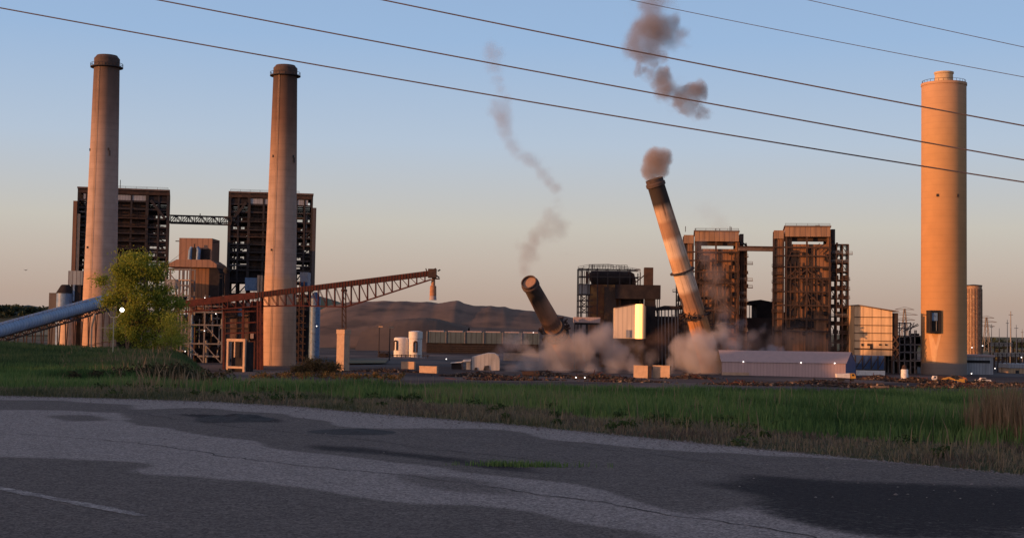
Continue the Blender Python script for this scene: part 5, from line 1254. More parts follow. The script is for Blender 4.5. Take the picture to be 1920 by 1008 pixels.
# pylon far behind
def pylon(u, vt, D, label, group='far transmission pylons'):
    p = P(u, 400, D); zt = P(u, vt, D).z; h = zt-GZ; b_ = h*.1
    t = thing('transmission_pylon', label, 'pylon', (p.x, D, GZ), group); mb = MB()
    for sx in (-1,1):
        for sy in (-1,1): mb.bar((p.x+sx*b_, D+sy*b_, GZ), (p.x+sx*.5, D+sy*.5, zt), .55)
    for k in range(6):
        z0 = GZ+h*k/6; z1 = GZ+h*(k+1)/6; w0 = b_+(.5-b_)*k/6; w1 = b_+(.5-b_)*(k+1)/6
        mb.bar((p.x-w0, D-w0, z0), (p.x+w1, D-w1, z1), .3); mb.bar((p.x+w0, D-w0, z0), (p.x-w1, D-w1, z1), .3)
    mb.build('lattice', M['steel_grey'], t)
    ar = MB()
    for q, L in ((.98,h*.22),(.86,h*.3),(.74,h*.24)): ar.bar((p.x-L, D, GZ+h*q), (p.x+L, D, GZ+h*q), .5); ar.bar((p.x-L, D, GZ+h*q), (p.x, D, GZ+h*(q+.06)), .3); ar.bar((p.x+L, D, GZ+h*q), (p.x, D, GZ+h*(q+.06)), .3)
    ar.build('crossarms', M['steel_grey'], t)
pylon(1060, 361, 1300, 'faint wide-armed pylon just above the dark steel rack')
pylon(1156, 371, 1400, 'faint pylon on the horizon right of the ribbed silo')
# switchyard poles and gantries
def post(u, vt, D, w_, label, arm=0):
    p = P(u, 400, D); zt = P(u, vt, D).z
    t = thing('switchyard_mast', label, 'mast', (p.x, D, GZ), 'masts of the switchyard')
    MB().tube([(p.x, D, GZ), (p.x, D, zt)], [w_, w_*.4], 8).build('mast', M['steel_pale'] , t)
    if arm: MB().bar((p.x-arm, D, zt-2), (p.x+arm, D, zt-2), .3).build('crossarm', M['steel_grey'], t)
for u, vt, D, w_, arm, lb in ((1184.5,364,800,.55,1.2,'tallest pale mast in the switchyard'),(1180.5,374,820,.4,.8,'mast directly left of the tallest switchyard mast'),(1162,379,900,.35,1.0,'slim mast nearest the ribbed silo'),(1171,384,850,.35,0,'plain low mast in the middle of the switchyard'),(1191,380,860,.35,1.2,'mast directly right of the tallest switchyard mast'),(1198,385,900,.35,.9,'low mast by the white yard building')):
    post(u, vt, D, w_, lb, arm)
def gantry(u0_, u1_, vt, D, label):
    f = Fr(D, (u0_+u1_)/2, 400); t = thing('switchyard_gantry', label, 'gantry', (f.X((u0_+u1_)/2), D, GZ), 'gantries of the switchyard'); mb = MB()
    nn = max(2, int((u1_-u0_)/5))
    for k in range(nn+1):
        x = f.X(u0_+(u1_-u0_)*k/nn); mb.bar((x, D, GZ), (x, D, f.Z(vt)), .35); mb.bar((x, D, GZ), (x+1, D+1.5, f.Z(vt)), .2)
    mb.build('posts', M['rust_dark'], t)
    mb = MB(); lattice(mb, (f.X(u0_), D, f.Z(vt)), (f.X(u1_), D, f.Z(vt)), 1.4, nn*3, .35, .2); mb.build('beam', M['steel_pale'], t)
gantry(1160, 1187, 401, 700, 'rusty gantry row with a pale beam in front of the tallest mast')
gantry(1164, 1200, 413, 650, 'lower gantry row behind the white yard building')
gantry(1192, 1235, 397, 820, 'gantry row farthest right in the switchyard')
# grey block right of chimney base, white building
D = 610; f = Fr(D, 1148, 425); t = thing('chimney_annex', 'low pale grey annex against the right foot of the broad chimney', 'building', (f.X(1148), D, GZ))
MB().box(f.X(1131), f.X(1164), D, D+12, GZ-1, f.Z(417.5)).build('wall', M['grey_metal'], t); MB().box(f.X(1130.5), f.X(1165.5), D-.5, D+12.5, f.Z(417.5)+.003, f.Z(415)).build('roof', M['roof_pale'], t)
MB().box(f.X(1133), f.X(1160), D-.3, D-.01, f.Z(424.5), f.Z(421.5)).build('window_band', M['black'], t)
D = 640; f = Fr(D, 1215, 430); t = thing('white_building', 'low white building with a flat blue-grey roof at the right end of the yard', 'building', (f.X(1215), D, GZ))
MB().box(f.X(1183), f.X(1246), D, D+14, GZ-1, f.Z(431)).build('wall', M['white_metal'], t); MB().box(f.X(1182), f.X(1247), D-.6, D+15, f.Z(431)+.003, f.Z(426)).build('roof', M['grey_metal'], t)
mb = MB()
for u in (1190,1202,1214,1226,1238): mb.box(f.X(u), f.X(u+4), D-.2, D-.01, f.Z(437), f.Z(433.5))
mb.build_each('window', M['glass'], t)
# white drum
D = 520; f = Fr(D, 1060, 438); t = thing('white_drum', 'upright white drum tank in the debris left of the broad chimney', 'tank', (f.X(1060), D, GZ))
MB().lathe(f.X(1060), D, [(4.1*f.m, f.Z(444.5)), (4.1*f.m, f.Z(432.8)), (3.7*f.m, f.Z(432))], 24).build('shell', M['white_paint'], t, smooth=True)
MB().lathe(f.X(1060), D, [(2.4*f.m, GZ-1), (2.4*f.m, f.Z(444.5)-.003)], 16).build('pedestal', M['white_paint'], t)
MB().lathe(f.X(1060), D, [(3.2*f.m, f.Z(432)+.003), (3.2*f.m, f.Z(430)), (1.6*f.m, f.Z(427))], 16).build('hopper_lid', M['rust_dark'], t)

# cooling tower row
D = 905; f = Fr(D, 570, 400); t = thing('cooling_tower', 'long pale blue-grey cooling tower block with a dark louvred base', 'cooling tower', (f.X(570), D, GZ))
x0, x1 = f.X(499), f.X(632)
MB().box(x0, x1, D, D+18, f.Z(402), f.Z(389)).build('casing', panel_mat('pale_blue_casing', (.075,.105,.12), (.045,.06,.07), 3.2, 'x', .95, (.055,.08,.09)), t)
MB().box(x0+.5, x1-.5, D+1, D+17, GZ, f.Z(402)-.003).build('louvred_base', M['dark_box'], t)
mb = MB()
for k in range(4): mb.box(x0, x1, D+.4, D+.9, f.Z(405+2.4*k)-.35, f.Z(405+2.4*k)+.1)
mb.build_each('louvre', M['steel_dark'], t)
for k in range(6):
    xa = x0+(x1-x0)*k/6; MB().box(xa+1.8, xa+(x1-x0)/6-.8, D+1, D+17, f.Z(389)+.003, f.Z(387.6)).build('fan_deck', M['roof_pale'], t)
    MB().box(xa+.3, xa+1.0, D-.4, D-.01, f.Z(402), f.Z(388.3)).build('partition', M['steel_grey'], t)
# two tanks
D = 780; f = Fr(D, 488, 400); t = thing('round_tank', 'tall round orange-lit tank with a flared top, right of the pair', 'tank', (f.X(487), D, GZ), 'orange-lit tanks in the yard')
r = 7.6*f.m; MB().lathe(f.X(487), D, [(r, GZ), (r, f.Z(396.5)), (r+.25, f.Z(396)), (r+.25, f.Z(388)), (r*.4, f.Z(387))], 32).build('shell', M['white_paint'], t, smooth=True)
def arch(t, u, D, v0, v1, w_):
    xa = f.X(u); z0, z1 = f.Z(v1), f.Z(v0); mb = MB(); pts = [(xa-w_/2, D, z0), (xa-w_/2, D, z1-w_/2)]+[(xa-w_/2*math.cos(R(30*k)), D, z1-w_/2+w_/2*math.sin(R(30*k))) for k in range(1,6)]+[(xa+w_/2, D, z1-w_/2), (xa+w_/2, D, z0)]
    mb.tube(pts, .42, 8); mb.build('arched_pipe', M['rust_dark'], t)
arch(t, 487.5, D-r-.5, 399.5, 412, 1.7)
t = thing('round_tank', 'lower squat orange-lit tank, left of the pair', 'tank', (f.X(470), D+4, GZ), 'orange-lit tanks in the yard')
MB().lathe(f.X(470), D+4, [(9*f.m, GZ), (9*f.m, f.Z(396.5)), (8*f.m, f.Z(395.3)), (1, f.Z(394.8))], 32).build('shell', M['white_paint'], t, smooth=True)
arch(t, 463.5, D-9*f.m*.75+3.2, 399, 410, 1.5)
t = thing('platform_rack', 'dark rack of pipes and railings at the foot of the orange-lit tanks', 'pipe rack', (f.X(465), D-20, GZ)); mb = MB()
for u in range(449, 506, 5): mb.bar((f.X(u), D-20, GZ), (f.X(u), D-20, f.Z(411 if u < 462 else 414)), .4)
for v in (411.5, 416, 420): mb.bar((f.X(447), D-20, f.Z(v)), (f.X(460), D-20, f.Z(v)), .4)
mb.bar((f.X(460), D-20, f.Z(415)), (f.X(506), D-20, f.Z(415)), .4); mb.build('frame', M['steel_dark'], t)
MB().box(f.X(462), f.X(500), D-18, D-10, GZ, f.Z(419.5)).build('blue_shelter', M['grey_metal'], t); MB().box(f.X(449), f.X(460), D-18, D-12, GZ, f.Z(413)).build('equipment', M['dark_box'], t)
# quonset shed and canopy
D = 560; f = Fr(D, 568, 420); t = thing('curved_roof_shed', 'pale grey shed with a rounded sloping roof beside the dust cloud', 'shed', (f.X(568), D, GZ))
pr_ = [(f.X(553), GZ), (f.X(553), f.Z(418)), (f.X(562), f.Z(415.5)), (f.X(572), f.Z(413)), (f.X(579), f.Z(413.2)), (f.X(584), f.Z(416)), (f.X(585.5), f.Z(422)), (f.X(585.5), GZ)]
MB().prism(pr_, D, D+14).build('shell', panel_mat('pale_curved_siding', (.42,.40,.38), (.3,.29,.28), 1.5, 'x', .6), t)
mb = MB(); mb.lathe(0,0,[(0,0)],3) if False else None
for u, w_, h_ in ((570.5,8,4.6),(558,4,2.6)):
    mb.prism([(f.X(u-w_/2), GZ+.02), (f.X(u+w_/2), GZ+.02), (f.X(u+w_/2*.8), GZ+h_*.3), (f.X(u+w_/4), GZ+h_*.42), (f.X(u-w_/3), GZ+h_*.36)], D-.25, D-.01)
mb.build('opening', M['black'], t)
t = thing('flat_canopy', 'small white flat-roofed shelter left of the rounded pale shed', 'shelter', (f.X(546), D+6, GZ))
MB().prism([(f.X(541), f.Z(424)), (f.X(542.5), f.Z(421.8)), (f.X(551.5), f.Z(421.2)), (f.X(551.5), f.Z(423.4))], D+4, D+9).build('roof', M['white_paint'], t)
MB().box(f.X(546), f.X(551), D+5, D+8, GZ, f.Z(423.6)).build('wall', M['grey_metal'], t)
mb = MB().bar((f.X(541.5), D+4.5, GZ), (f.X(541.5), D+4.5, f.Z(424)), .25); mb.build('post', M['steel_dark'], t)
t = thing('low_canopy', 'thin white roof on the ground left of the flat-roofed shelter', 'shelter', (f.X(534), D+10, GZ))
MB().prism([(f.X(527), f.Z(425.5)), (f.X(541), f.Z(424.0)), (f.X(541), f.Z(424.8)), (f.X(527), f.Z(426.3))], D+8, D+12).build('roof', M['white_paint'], t); MB().box(f.X(528), f.X(540), D+9, D+11, GZ, f.Z(426.4)).build('wall', M['dark_box'], t)
# long wall strip behind the dust
D = 720; f = Fr(D, 600, 410); t = thing('perimeter_wall', 'low pale wall strip behind the rounded shed and dust cloud', 'wall', (f.X(570), D, GZ))
MB().box(f.X(505), f.X(625), D, D+.5, GZ-.5, f.Z(414)).build('wall', M['grey_metal'], t) if False else MB().box(f.X(590), f.X(632), D, D+.5, GZ-.5, f.Z(413)).build('wall', M['concrete'], t)

# concrete blocks
def block(name, u0_, u1_, v0, v1, D, m, label, group, dep=1.2, cat='block'):
    f = Fr(D, (u0_+u1_)/2, (v0+v1)/2); t = thing(name, label, cat, (f.X((u0_+u1_)/2), D, GZ), group)
    MB().box(f.X(u0_), f.X(u1_), D, D+dep, min(GZ, f.Z(v1)), f.Z(v0)-.25).build('body', m, t); MB().box(f.X(u0_)-.1, f.X(u1_)+.1, D-.12, D+dep+.1, f.Z(v0)-.247, f.Z(v0)).build('coping', m, t); t.rotation_euler.z = R(-25)
    return t
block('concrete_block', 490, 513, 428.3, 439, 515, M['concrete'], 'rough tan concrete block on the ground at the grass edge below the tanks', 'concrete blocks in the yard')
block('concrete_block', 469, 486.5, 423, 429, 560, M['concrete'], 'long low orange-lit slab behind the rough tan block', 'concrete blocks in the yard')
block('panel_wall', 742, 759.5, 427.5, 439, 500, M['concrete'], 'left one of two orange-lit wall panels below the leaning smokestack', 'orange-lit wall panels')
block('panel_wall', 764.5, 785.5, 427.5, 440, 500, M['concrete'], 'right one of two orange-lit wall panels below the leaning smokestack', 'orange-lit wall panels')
D = 499; f = Fr(D, 762, 435); t = thing('wooden_post', 'short post between the two orange-lit wall panels', 'post', (f.X(762), D, GZ)); MB().box(f.X(760.5), f.X(763.5), D-.3, D+.3, GZ-2, f.Z(429)).build('post', M['rust_dark'], t); MB().box(f.X(760), f.X(764), D-.35, D+.35, f.Z(429)+.003, f.Z(428.2)).build('post_cap', M['rust_dark'], t)

# ------------------------------------------------------------------ machines
def excavator(u, v, D, face, mt, label, scl=1.0, boomup=1.0):
    p = P(u, v, D); x, y, z = p.x, D, GZ; F_ = face*scl
    t = thing('excavator', label, 'excavator', (x, y, z), 'excavators in the debris')
    for dy in (-1.2, 1.2):
        k = MB(); k.prism([(x-2*scl, z+.35*scl), (x-1.6*scl, z), (x+1.6*scl, z), (x+2*scl, z+.35*scl), (x+1.7*scl, z+.9*scl), (x-1.7*scl, z+.9*scl)], y+dy*scl-.3*scl, y+dy*scl+.3*scl); k.build('track', M['rubber'], t)
    MB().prism([(x-F_*1.9, z+1.0*scl), (x+F_*1.4, z+1.0*scl), (x+F_*1.4, z+1.9*scl), (x-F_*.4, z+2.3*scl), (x-F_*1.9, z+2.2*scl)], y-1.2*scl, y+1.2*scl).build('body', mt, t)
    MB().prism([(x+F_*.2, z+1.9*scl), (x+F_*1.45, z+1.91*scl), (x+F_*1.3, z+3.2*scl), (x+F_*.2, z+3.2*scl)], y-1.25*scl, y-.2*scl).build('cab', M['glass'], t)
    b_ = MB(); a0 = (x+F_*1.2, y+.3, z+1.7*scl); a1 = (x+F_*3.2, y+.3, z+(4.6*boomup)*scl); a2 = (x+F_*5.4, y+.3, z+3.4*boomup*scl); b_.bar(a0, a1, .45*scl, .7*scl); b_.bar(a1, a2, .45*scl, .6*scl); b_.build('boom', mt, t)
    a3 = (x+F_*5.9, y+.3, z+1.3*scl); b_ = MB(); b_.bar(a2, a3, .35*scl, .5*scl); b_.build('arm', mt, t)
    MB().prism([(a3[0], a3[2]+.2*scl), (a3[0]+F_*.5, a3[2]-.3*scl), (a3[0]-F_*.2, a3[2]-1.0*scl), (a3[0]-F_*.8, a3[2]-.6*scl)], y-.4*scl, y+.9*scl).build('bucket', M['rust_dark'], t)
excavator(1113, 443, 480, 1, M['orange'], 'orange excavator in the debris at the foot of the broad chimney', 1.0, .6)
excavator(1123, 443, 478, -1, M['yellow'], 'yellow excavator in the debris right of the orange one', .95, .55)
def truck(u, v, D, face, mcab, mbody, label, group='trucks in the yard', scl=1.0):
    p = P(u, v, D); x, y, z = p.x, D, GZ; F_ = face*scl
    t = thing('dump_truck', label, 'truck', (x, y, z), group)
    MB().box(x-F_*3, x+F_*3, y-.5, y+.5, z+.7*scl, z+1.0*scl).build('chassis', M['steel_dark'], t)
    MB().prism([(x+F_*1.4, z+1.0*scl), (x+F_*3.2, z+1.0*scl), (x+F_*3.2, z+1.7*scl), (x+F_*2.8, z+2.7*scl), (x+F_*1.4, z+2.7*scl)], y-1.2*scl, y+1.2*scl).build('cab', mcab, t)
    MB().box(x+F_*1.9, x+F_*2.7, y-1.23*scl, y-1.21*scl, z+1.8*scl, z+2.5*scl).build('side_window', M['glass'], t)
    MB().prism([(x-F_*3.2, z+1.3*scl), (x+F_*1.2, z+1.05*scl), (x+F_*1.2, z+2.7*scl), (x-F_*3.4, z+2.5*scl)], y-1.25*scl, y+1.25*scl).build('dump_body', mbody, t)
    for dx in (-2.2, -1.1, 2.2):
        for dy in (-1.1, 1.1):
            wv = MB().tube([(x+F_*dx, y+(dy-.17)*scl, z+.5*scl), (x+F_*dx, y+(dy+.17)*scl, z+.5*scl)], .5*scl, 14).build('wheel', M['rubber'], t)
truck(991, 441, 500, 1, M['yellow'], M['white_paint'], 'white and yellow dump truck parked in front of the blue gable', scl=1.0)
truck(1101, 441, 505, -1, M['white_paint'], M['rust_dark'], 'dump truck with a white cab left of the orange excavator', scl=.8)
truck(622, 436, 480, 1, M['rust_dark'], M['rust_dark'], 'dark dump truck at the left foot of the dust cloud', scl=.9)
def pickup(u, v, D, face, mt, label, lamps=False):
    p = P(u, v, D); x, y, z = p.x, D, GZ; F_ = face
    t = thing('pickup', label, 'pickup truck', (x, y, z), 'pickups in the yard')
    MB().prism([(x-F_*2.6, z+.5), (x+F_*2.6, z+.5), (x+F_*2.6, z+1.0), (x+F_*1.3, z+1.1), (x+F_*.8, z+1.75), (x-F_*.7, z+1.75), (x-F_*.9, z+1.1), (x-F_*2.6, z+1.1)], y-.9, y+.9).build('body', mt, t)
    MB().prism([(x+F_*1.1, z+1.12), (x+F_*.72, z+1.66), (x-F_*.6, z+1.66), (x-F_*.75, z+1.12)], y-.93, y+.93).build('window', M['glass'], t)
    for dx in (-1.7, 1.7):
        for dy in (-.8, .8): MB().tube([(x+F_*dx, y+dy-.14, z+.4), (x+F_*dx, y+dy+.14, z+.4)], .4, 12).build('wheel', M['rubber'], t)
    if lamps:
        for dx in (-2.3, 2.3): MB().lathe(x+dx*.62, y-.95, [(.02,z+.65),(.2,z+.75),(.2,z+.95),(.02,z+1.05)], 12).build('headlight', M['lamp_dim'], t)
pickup(680, 439, 470, 1, M['rust_dark'], 'dark pickup with two lit lamps in front of the dust cloud', True)
pickup(1031, 449, 430, 1, M['rubble_pale'], 'dusty tan pickup alone at the grass edge below the loading bay')
pickup(1152, 441, 505, -1, M['white_paint'], 'white pickup by the low grey annex')
# rubble heaps (uncountable debris)
def rubble(u, v, w_, h_, D, seed, label, cnt=420, cols=None):
    rr = random.Random(seed); p = P(u, v, D); mb = MB(); hv = []
    nn = 20
    for j in range(nn+1):
        for i in range(nn+1):
            a = i/nn*2-1; c = j/nn*2-1; r = math.hypot(a, c)
            hv.append((p.x+a*w_, D+c*w_*.5, GZ-.4+max(0, 1-r**1.3)*h_*(.4+1.1*fbm(np.array([a*4+seed]), np.array([c*4.]), 1, 3, seed)[0])))
    mb.add(hv, [(j*(nn+1)+i, j*(nn+1)+i+1, (j+1)*(nn+1)+i+1, (j+1)*(nn+1)+i) for j in range(nn) for i in range(nn)])
    o = mb.build('rubble', M['rubble'], origin=(p.x, D, GZ)); tag(o, label, 'rubble', kind='stuff')
    for nm, mt, part_n in (('chunks', M['rubble'], cnt), ('pale_chunks', M['rubble_pale'], cnt//8), ('scrap_steel', M['red_steel'], cnt//8)):
        cb = MB()
        for k in range(part_n):
            a = rr.gauss(0, .45); c = rr.gauss(0, .4); r = min(1, math.hypot(a, c)); z = GZ+(1-r)*h_*rr.uniform(.5, 1.0)
            q = Vector((p.x+a*w_, D+c*w_*.5, z)); d = Vector((rr.gauss(0,1), rr.gauss(0,1), rr.gauss(0,.5)))*rr.uniform(.12, .55 if nm != 'scrap_steel' else 1.5)
            cb.bar(q-d, q+d, rr.uniform(.15, .7) if nm != 'scrap_steel' else .16)
        c_ = cb.build(nm, mt, o); c_['kind'] = 'stuff'
for (u, v, w_, h_, D, lab) in ((1108,447,9,2.2,468,'mixed demolition debris at the foot of the broad chimney'),(1150,446,9,1.6,480,'low red-brown debris right of the excavators'),(1030,444,8,1.7,520,'debris beside the pale low wall of the loading bay'),(1072,446,7,1.6,505,'dark debris around the white drum tank'),(960,446,12,1.2,470,'low dark debris in front of the long shed'),(810,440,9,1.5,500,'debris under the right dust cloud'),(700,440,12,1.3,490,'low debris under the left dust cloud'),(640,437,8,1.5,505,'sunlit debris at the left foot of the dust'),(560,436,12,1.4,490,'red-brown debris in front of the rounded pale shed'),(450,434,12,1.0,520,'low debris right of the concrete pier'),(1190,447,12,1.2,470,'flat debris at the right edge of the yard'),(600,444,13,.7,462,'low dark debris strip before the left dust cloud'),(735,446,13,.8,458,'low dark debris strip before the orange-lit wall panels'),(880,449,14,.8,452,'low dark debris strip before the left half of the long shed'),(1010,451,14,.8,450,'low dark debris strip at the grass edge before the loading bay'),(1130,453,14,.9,452,'low dark debris strip at the grass edge before the excavators')):
    rubble(u, v, w_, h_, D, int(u), lab)

# ------------------------------------------------------------------ lamps
def lamp_on_pole(u, v, D, label, r=.3, pole=True, group='small lit lamps around the plant', m='lamp_dim'):
    p = P(u, v, D); t = thing('floodlight', label, 'lamp', (p.x, D, GZ if pole else p.z), group)
    MB().lathe(p.x, D, [(.02, p.z-r), (r*.8, p.z-r*.6), (r, p.z), (r*.8, p.z+r*.6), (.02, p.z+r)], 12).build('bulb', M[m], t)
    MB().bar((p.x, D+r+.1, p.z+r+.1), (p.x, D+r+.1, GZ if pole else p.z-r-.6), .16).build('pole', M['steel_dark'], t)
for u, v, D, lb in ((240,348.5,594,'highest lamp on the pipe rack, above the conveyor'),(253,367,594,'lamp under the red conveyor on the pipe rack'),(239.5,387,594,'lamp low in the middle of the pipe rack'),(217,411,594,'lowest lamp on the pipe rack'),(371,381.5,560,'lamp right of the faded blue silo'),(363.5,337,560,'lamp above the conveyor just right of the second smokestack'),(625,389,880,'bright lamp on the long cooling tower roof'),(1151.5,404.5,660,'lamp beside the ribbed silo foot'),(1139,406.5,665,'lamp on the ribbed silo foot'),(1138.5,437,500,'bright lamp near the excavators'),(1166,431,590,'lamp at the right corner of the low grey annex'),(523,420,560,'lamp left of the rounded pale shed'),(37,369.5,338,'lamp on the blue tube conveyor'),(1197,418,640,'lamp over the white yard building')):
    lamp_on_pole(u, v, D, lb, .24 if D > 600 else .2, D > 640)
D = 86; f = Fr(D, 138, 385); t = thing('street_lamp', 'bright round street lamp on a forked pale pole at the left', 'street lamp', (f.X(133), D, float(zg(f.X(133), D))))
xp = f.X(133); zb = float(zg(xp, D)); mb = MB(); mb.bar((xp, D, zb-.2), (xp, D, f.Z(371.5)), .05); mb.tube([(xp, D, f.Z(371.5)), (f.X(137.5), D, f.Z(371)), (f.X(140), D, f.Z(367.5)), (f.X(142), D, f.Z(364))], .022, 6); mb.tube([(xp, D, f.Z(371.5)), (f.X(129), D, f.Z(371)), (f.X(127), D, f.Z(367.5)), (f.X(125.5), D, f.Z(364))], .022, 6); mb.bar((xp, D, f.Z(383.5)), (f.X(115), D, f.Z(383.5)), .035)
mb.build('pole', mat('galvanised_pole', (.42,.38,.26), (.34,.3,.22), 2, .6), t)
z = f.Z(362.3); r = .115; MB().lathe(f.X(142.3), D, [(.01, z-r), (r*.75, z-r*.7), (r, z), (r*.75, z+r*.7), (.01, z+r)], 16).build('lit_globe', M['lamp'], t, smooth=True)
MB().add([(f.X(124), D, f.Z(359.5)), (f.X(127.5), D, f.Z(364)), (f.X(126.5), D-.15, f.Z(366)), (f.X(124), D-.15, f.Z(362))], [(0,1,2,3)]).build('unlit_head', M['black'], t)
D = 95; f = Fr(D, 108, 380); t = thing('marker_post', 'short bent pink-lit marker post left of the bright street lamp', 'post', (f.X(108), D, float(zg(f.X(108), D))))
mb = MB(); zb = float(zg(f.X(108), D)); mb.tube([(f.X(107.5), D, zb-.1), (f.X(107.5), D, f.Z(382)), (f.X(110), D, f.Z(370))], [.05,.07,.09], 8); mb.build('post', M['concrete'], t); mb = MB().lathe(f.X(110.2), D, [(.05, f.Z(370.3)), (.1, f.Z(369.5)), (.05, f.Z(366.5))], 10); mb.build('post_top', M['concrete'], t)

# yard light poles near the tanks
for u, v, D, lb in ((444.5,383,760,'thin dark light pole left of the orange-lit tanks'),(457,384,690,'thin light pole with a pale head above the squat tank')):
    p = P(u, v, D); t = thing('light_pole', lb, 'pole', (p.x, D, GZ), 'thin yard light poles'); MB().tube([(p.x, D, GZ), (p.x, D, p.z)], [.3,.18], 8).build('pole', M['steel_dark'], t); MB().box(p.x-.3, p.x+1.8, D-.4, D+.4, p.z, p.z+.8).build('lamp_head', M['concrete'], t)

# ------------------------------------------------------------------ power lines
def wire(px, D0, D1, r, label):
    (ua, va), (ub, vb), (uc, vc) = px
    A = np.array([[ua*ua,ua,1],[ub*ub,ub,1],[uc*uc,uc,1]], float); co_ = np.linalg.solve(A, np.array([va,vb,vc], float))
    pts = []
    for u in np.linspace(-700, 2500, 90):
        v = co_[0]*u*u+co_[1]*u+co_[2]; d = D0+(D1-D0)*(u/1200); pts.append(P(u, v, d))
    o = MB().tube(pts, r, 6).build('power_line', M['wire'], origin=tuple(pts[0])); tag(o, label, 'power line', 'power lines across the sky')
wire([(0,9),(600,115.3),(1200,213)], 44, 40, .021, 'lowest thick power line crossing the whole sky')
wire([(187,0),(600,78.3),(1200,187)], 44, 40, .021, 'second lowest power line, thick, above the lowest one')
wire([(450,0),(900,90.2),(1200,147)], 44, 40, .021, 'third thick power line, passing above the leaning smokestack')
wire([(740,0),(900,32.5),(1200,90)], 50, 46, .011, 'thin power line, second from the top right corner')
wire([(948,0),(1080,29),(1200,55)], 50, 46, .011, 'thin topmost power line at the upper right')
p = P(30, 316, 200); o = MB().add([(p.x-.3,p.y,p.z+.1),(p.x,p.y-.1,p.z),(p.x+.3,p.y,p.z+.12),(p.x,p.y+.12,p.z+.03),(p.x+.05,p.y,p.z-.08)], [(0,1,3),(1,2,3),(0,4,1),(1,4,2),(3,2,4),(0,3,4)]).build('bird', M['black'], origin=tuple(p)); tag(o, 'tiny dark bird flying in the sky at the far left', 'bird')

# ------------------------------------------------------------------ trees and bushes
def tree(name, base, height, width, trunks, nleaf, leaf, m, label, cat='tree', group=None, crown0=.25, skew=0.0, subs=None):
    b = Vector(base); t = thing(name, label, cat, b, group); rr = random.Random(int(b.x*10)); tips = []
    for k in range(trunks):
        tk = MB(); a = rr.uniform(-1, 1) if trunks > 1 else 0
        top = b+Vector((a*width*.22+skew, rr.uniform(-.4,.4), height*rr.uniform(.72,.92))); s0 = b+Vector((a*width*.2, rr.uniform(-.2,.2), -.1))
        mid = s0.lerp(top,.45)+Vector((rr.uniform(-.25,.25), 0, 0)); r = height*.012
        tk.tube([s0, s0.lerp(mid,.5)+Vector((rr.uniform(-.1,.1),0,0)), mid, mid.lerp(top,.5), top], [r, r*.85, r*.7, r*.45, r*.15], 8); tips.append(top)
        for j in range(10):
            q = s0.lerp(top, rr.uniform(.3,.95)); ang = rr.uniform(0, 2*math.pi); L = width*rr.uniform(.18,.46)
            e = q+Vector((math.cos(ang)*L, math.sin(ang)*L, L*rr.uniform(.2,.8))); tk.tube([q, q.lerp(e,.5)+Vector((0,0,.06)), e], [r*.35, r*.2, r*.08], 5, False); tips += [e, q.lerp(e,.6)]
        tk.build('trunk', M['bark'], t)
    # leaves gathered in sprays around limb tips, thinning outwards
    extra = [b+Vector((rr.gauss(0,.24)*width+skew, rr.gauss(0,.22)*width, height*(crown0+(1-crown0)*rr.betavariate(1.5,1.35)))) for k in range(46)]
    cen = []
    for q in tips+extra:
        h = (q.z-b.z)/height; lim = width*.5*(1-max(0,(h-.5))**2*2.4)
        if math.hypot(q.x-b.x-skew, q.y-b.y) < lim*1.05 and h > crown0*.7 and h < 1.0: cen.append(q)
    if subs:
        cen = []
        for c_, r_, w_ in subs:
            for k in range(int(9*w_)+1):
                d = Vector((rr.gauss(0,1), rr.gauss(0,1), rr.gauss(0,1))).normalized()*r_*rr.uniform(.35,1.0); cen.append(c_+d)
                if rr.random() < .35: lim_ = MB().tube([b+Vector((rr.uniform(-.6,.6), 0, height*.3)), c_, c_+d], [.03,.018,.006], 5, False); lim_.build('limb', M['bark'], t)
    cen = np.array([tuple(q) for q in cen]); n = nleaf
    wgt = rng.uniform(.3, 1, len(cen)); idx = rng.choice(len(cen), n, p=wgt/wgt.sum()); sig = rng.uniform(.05, .13, len(cen))*width*(.62 if subs else 1)
    c = cen[idx]+rng.normal(size=(n,3))*sig[idx][:,None]*np.array([1,1,.8])
    a = rng.normal(size=(n,3)); a /= np.linalg.norm(a,axis=1)[:,None]; bb = np.cross(a, rng.normal(size=(n,3))); bb /= np.linalg.norm(bb,axis=1)[:,None]
    s = (leaf*rng.uniform(.6,1.4,n))[:,None]
    V = np.stack([c-a*s, c+bb*s*.5, c+a*s, c-bb*s*.5], 1).reshape(-1,3)-np.array(tuple(b))
    raw_mesh('crown', V, np.arange(n*4).reshape(-1,4), m, np.repeat(np.clip(rng.uniform(0,.6,n)+wgt[idx]*.4,0,1), 4), None, t)
    return t
k = 70; U = rng.uniform(60, 275, k); cen = []; rd_ = []
for u in U:
    d = rng.uniform(53, 58); x = P(u, 425, d).x; hh = np.interp(u, [60,130,200,262,280], [.1,.2,.38,.38,.12])*rng.uniform(.5, 1.3)
    cen.append((x, d, float(zg(x, d))+hh*.7)); rd_.append(hh*.9+.1)
M['dark_brush'] = leaf_mat('dark_brush_leaves', [(.018,.022,.012), (.04,.04,.02), (.085,.06,.035)], .9, .2)
clumps('dark_brush', cen, rd_, 130, .055, M['dark_brush'], 'low dark brush along the grass edge below the pipe rack', 'brush', flat=.8)
M['leaf'] = leaf_mat('spring_leaves', [(.10,.145,.022), (.21,.255,.04), (.32,.34,.06)], .7, .5)
M['leaf_dry'] = leaf_mat('reddish_bush_leaves', [(.06,.06,.02), (.12,.085,.035), (.17,.09,.05)], .8, .3)
D = 100; bx_ = P(166, 412, D).x; bz_ = float(zg(bx_, D))
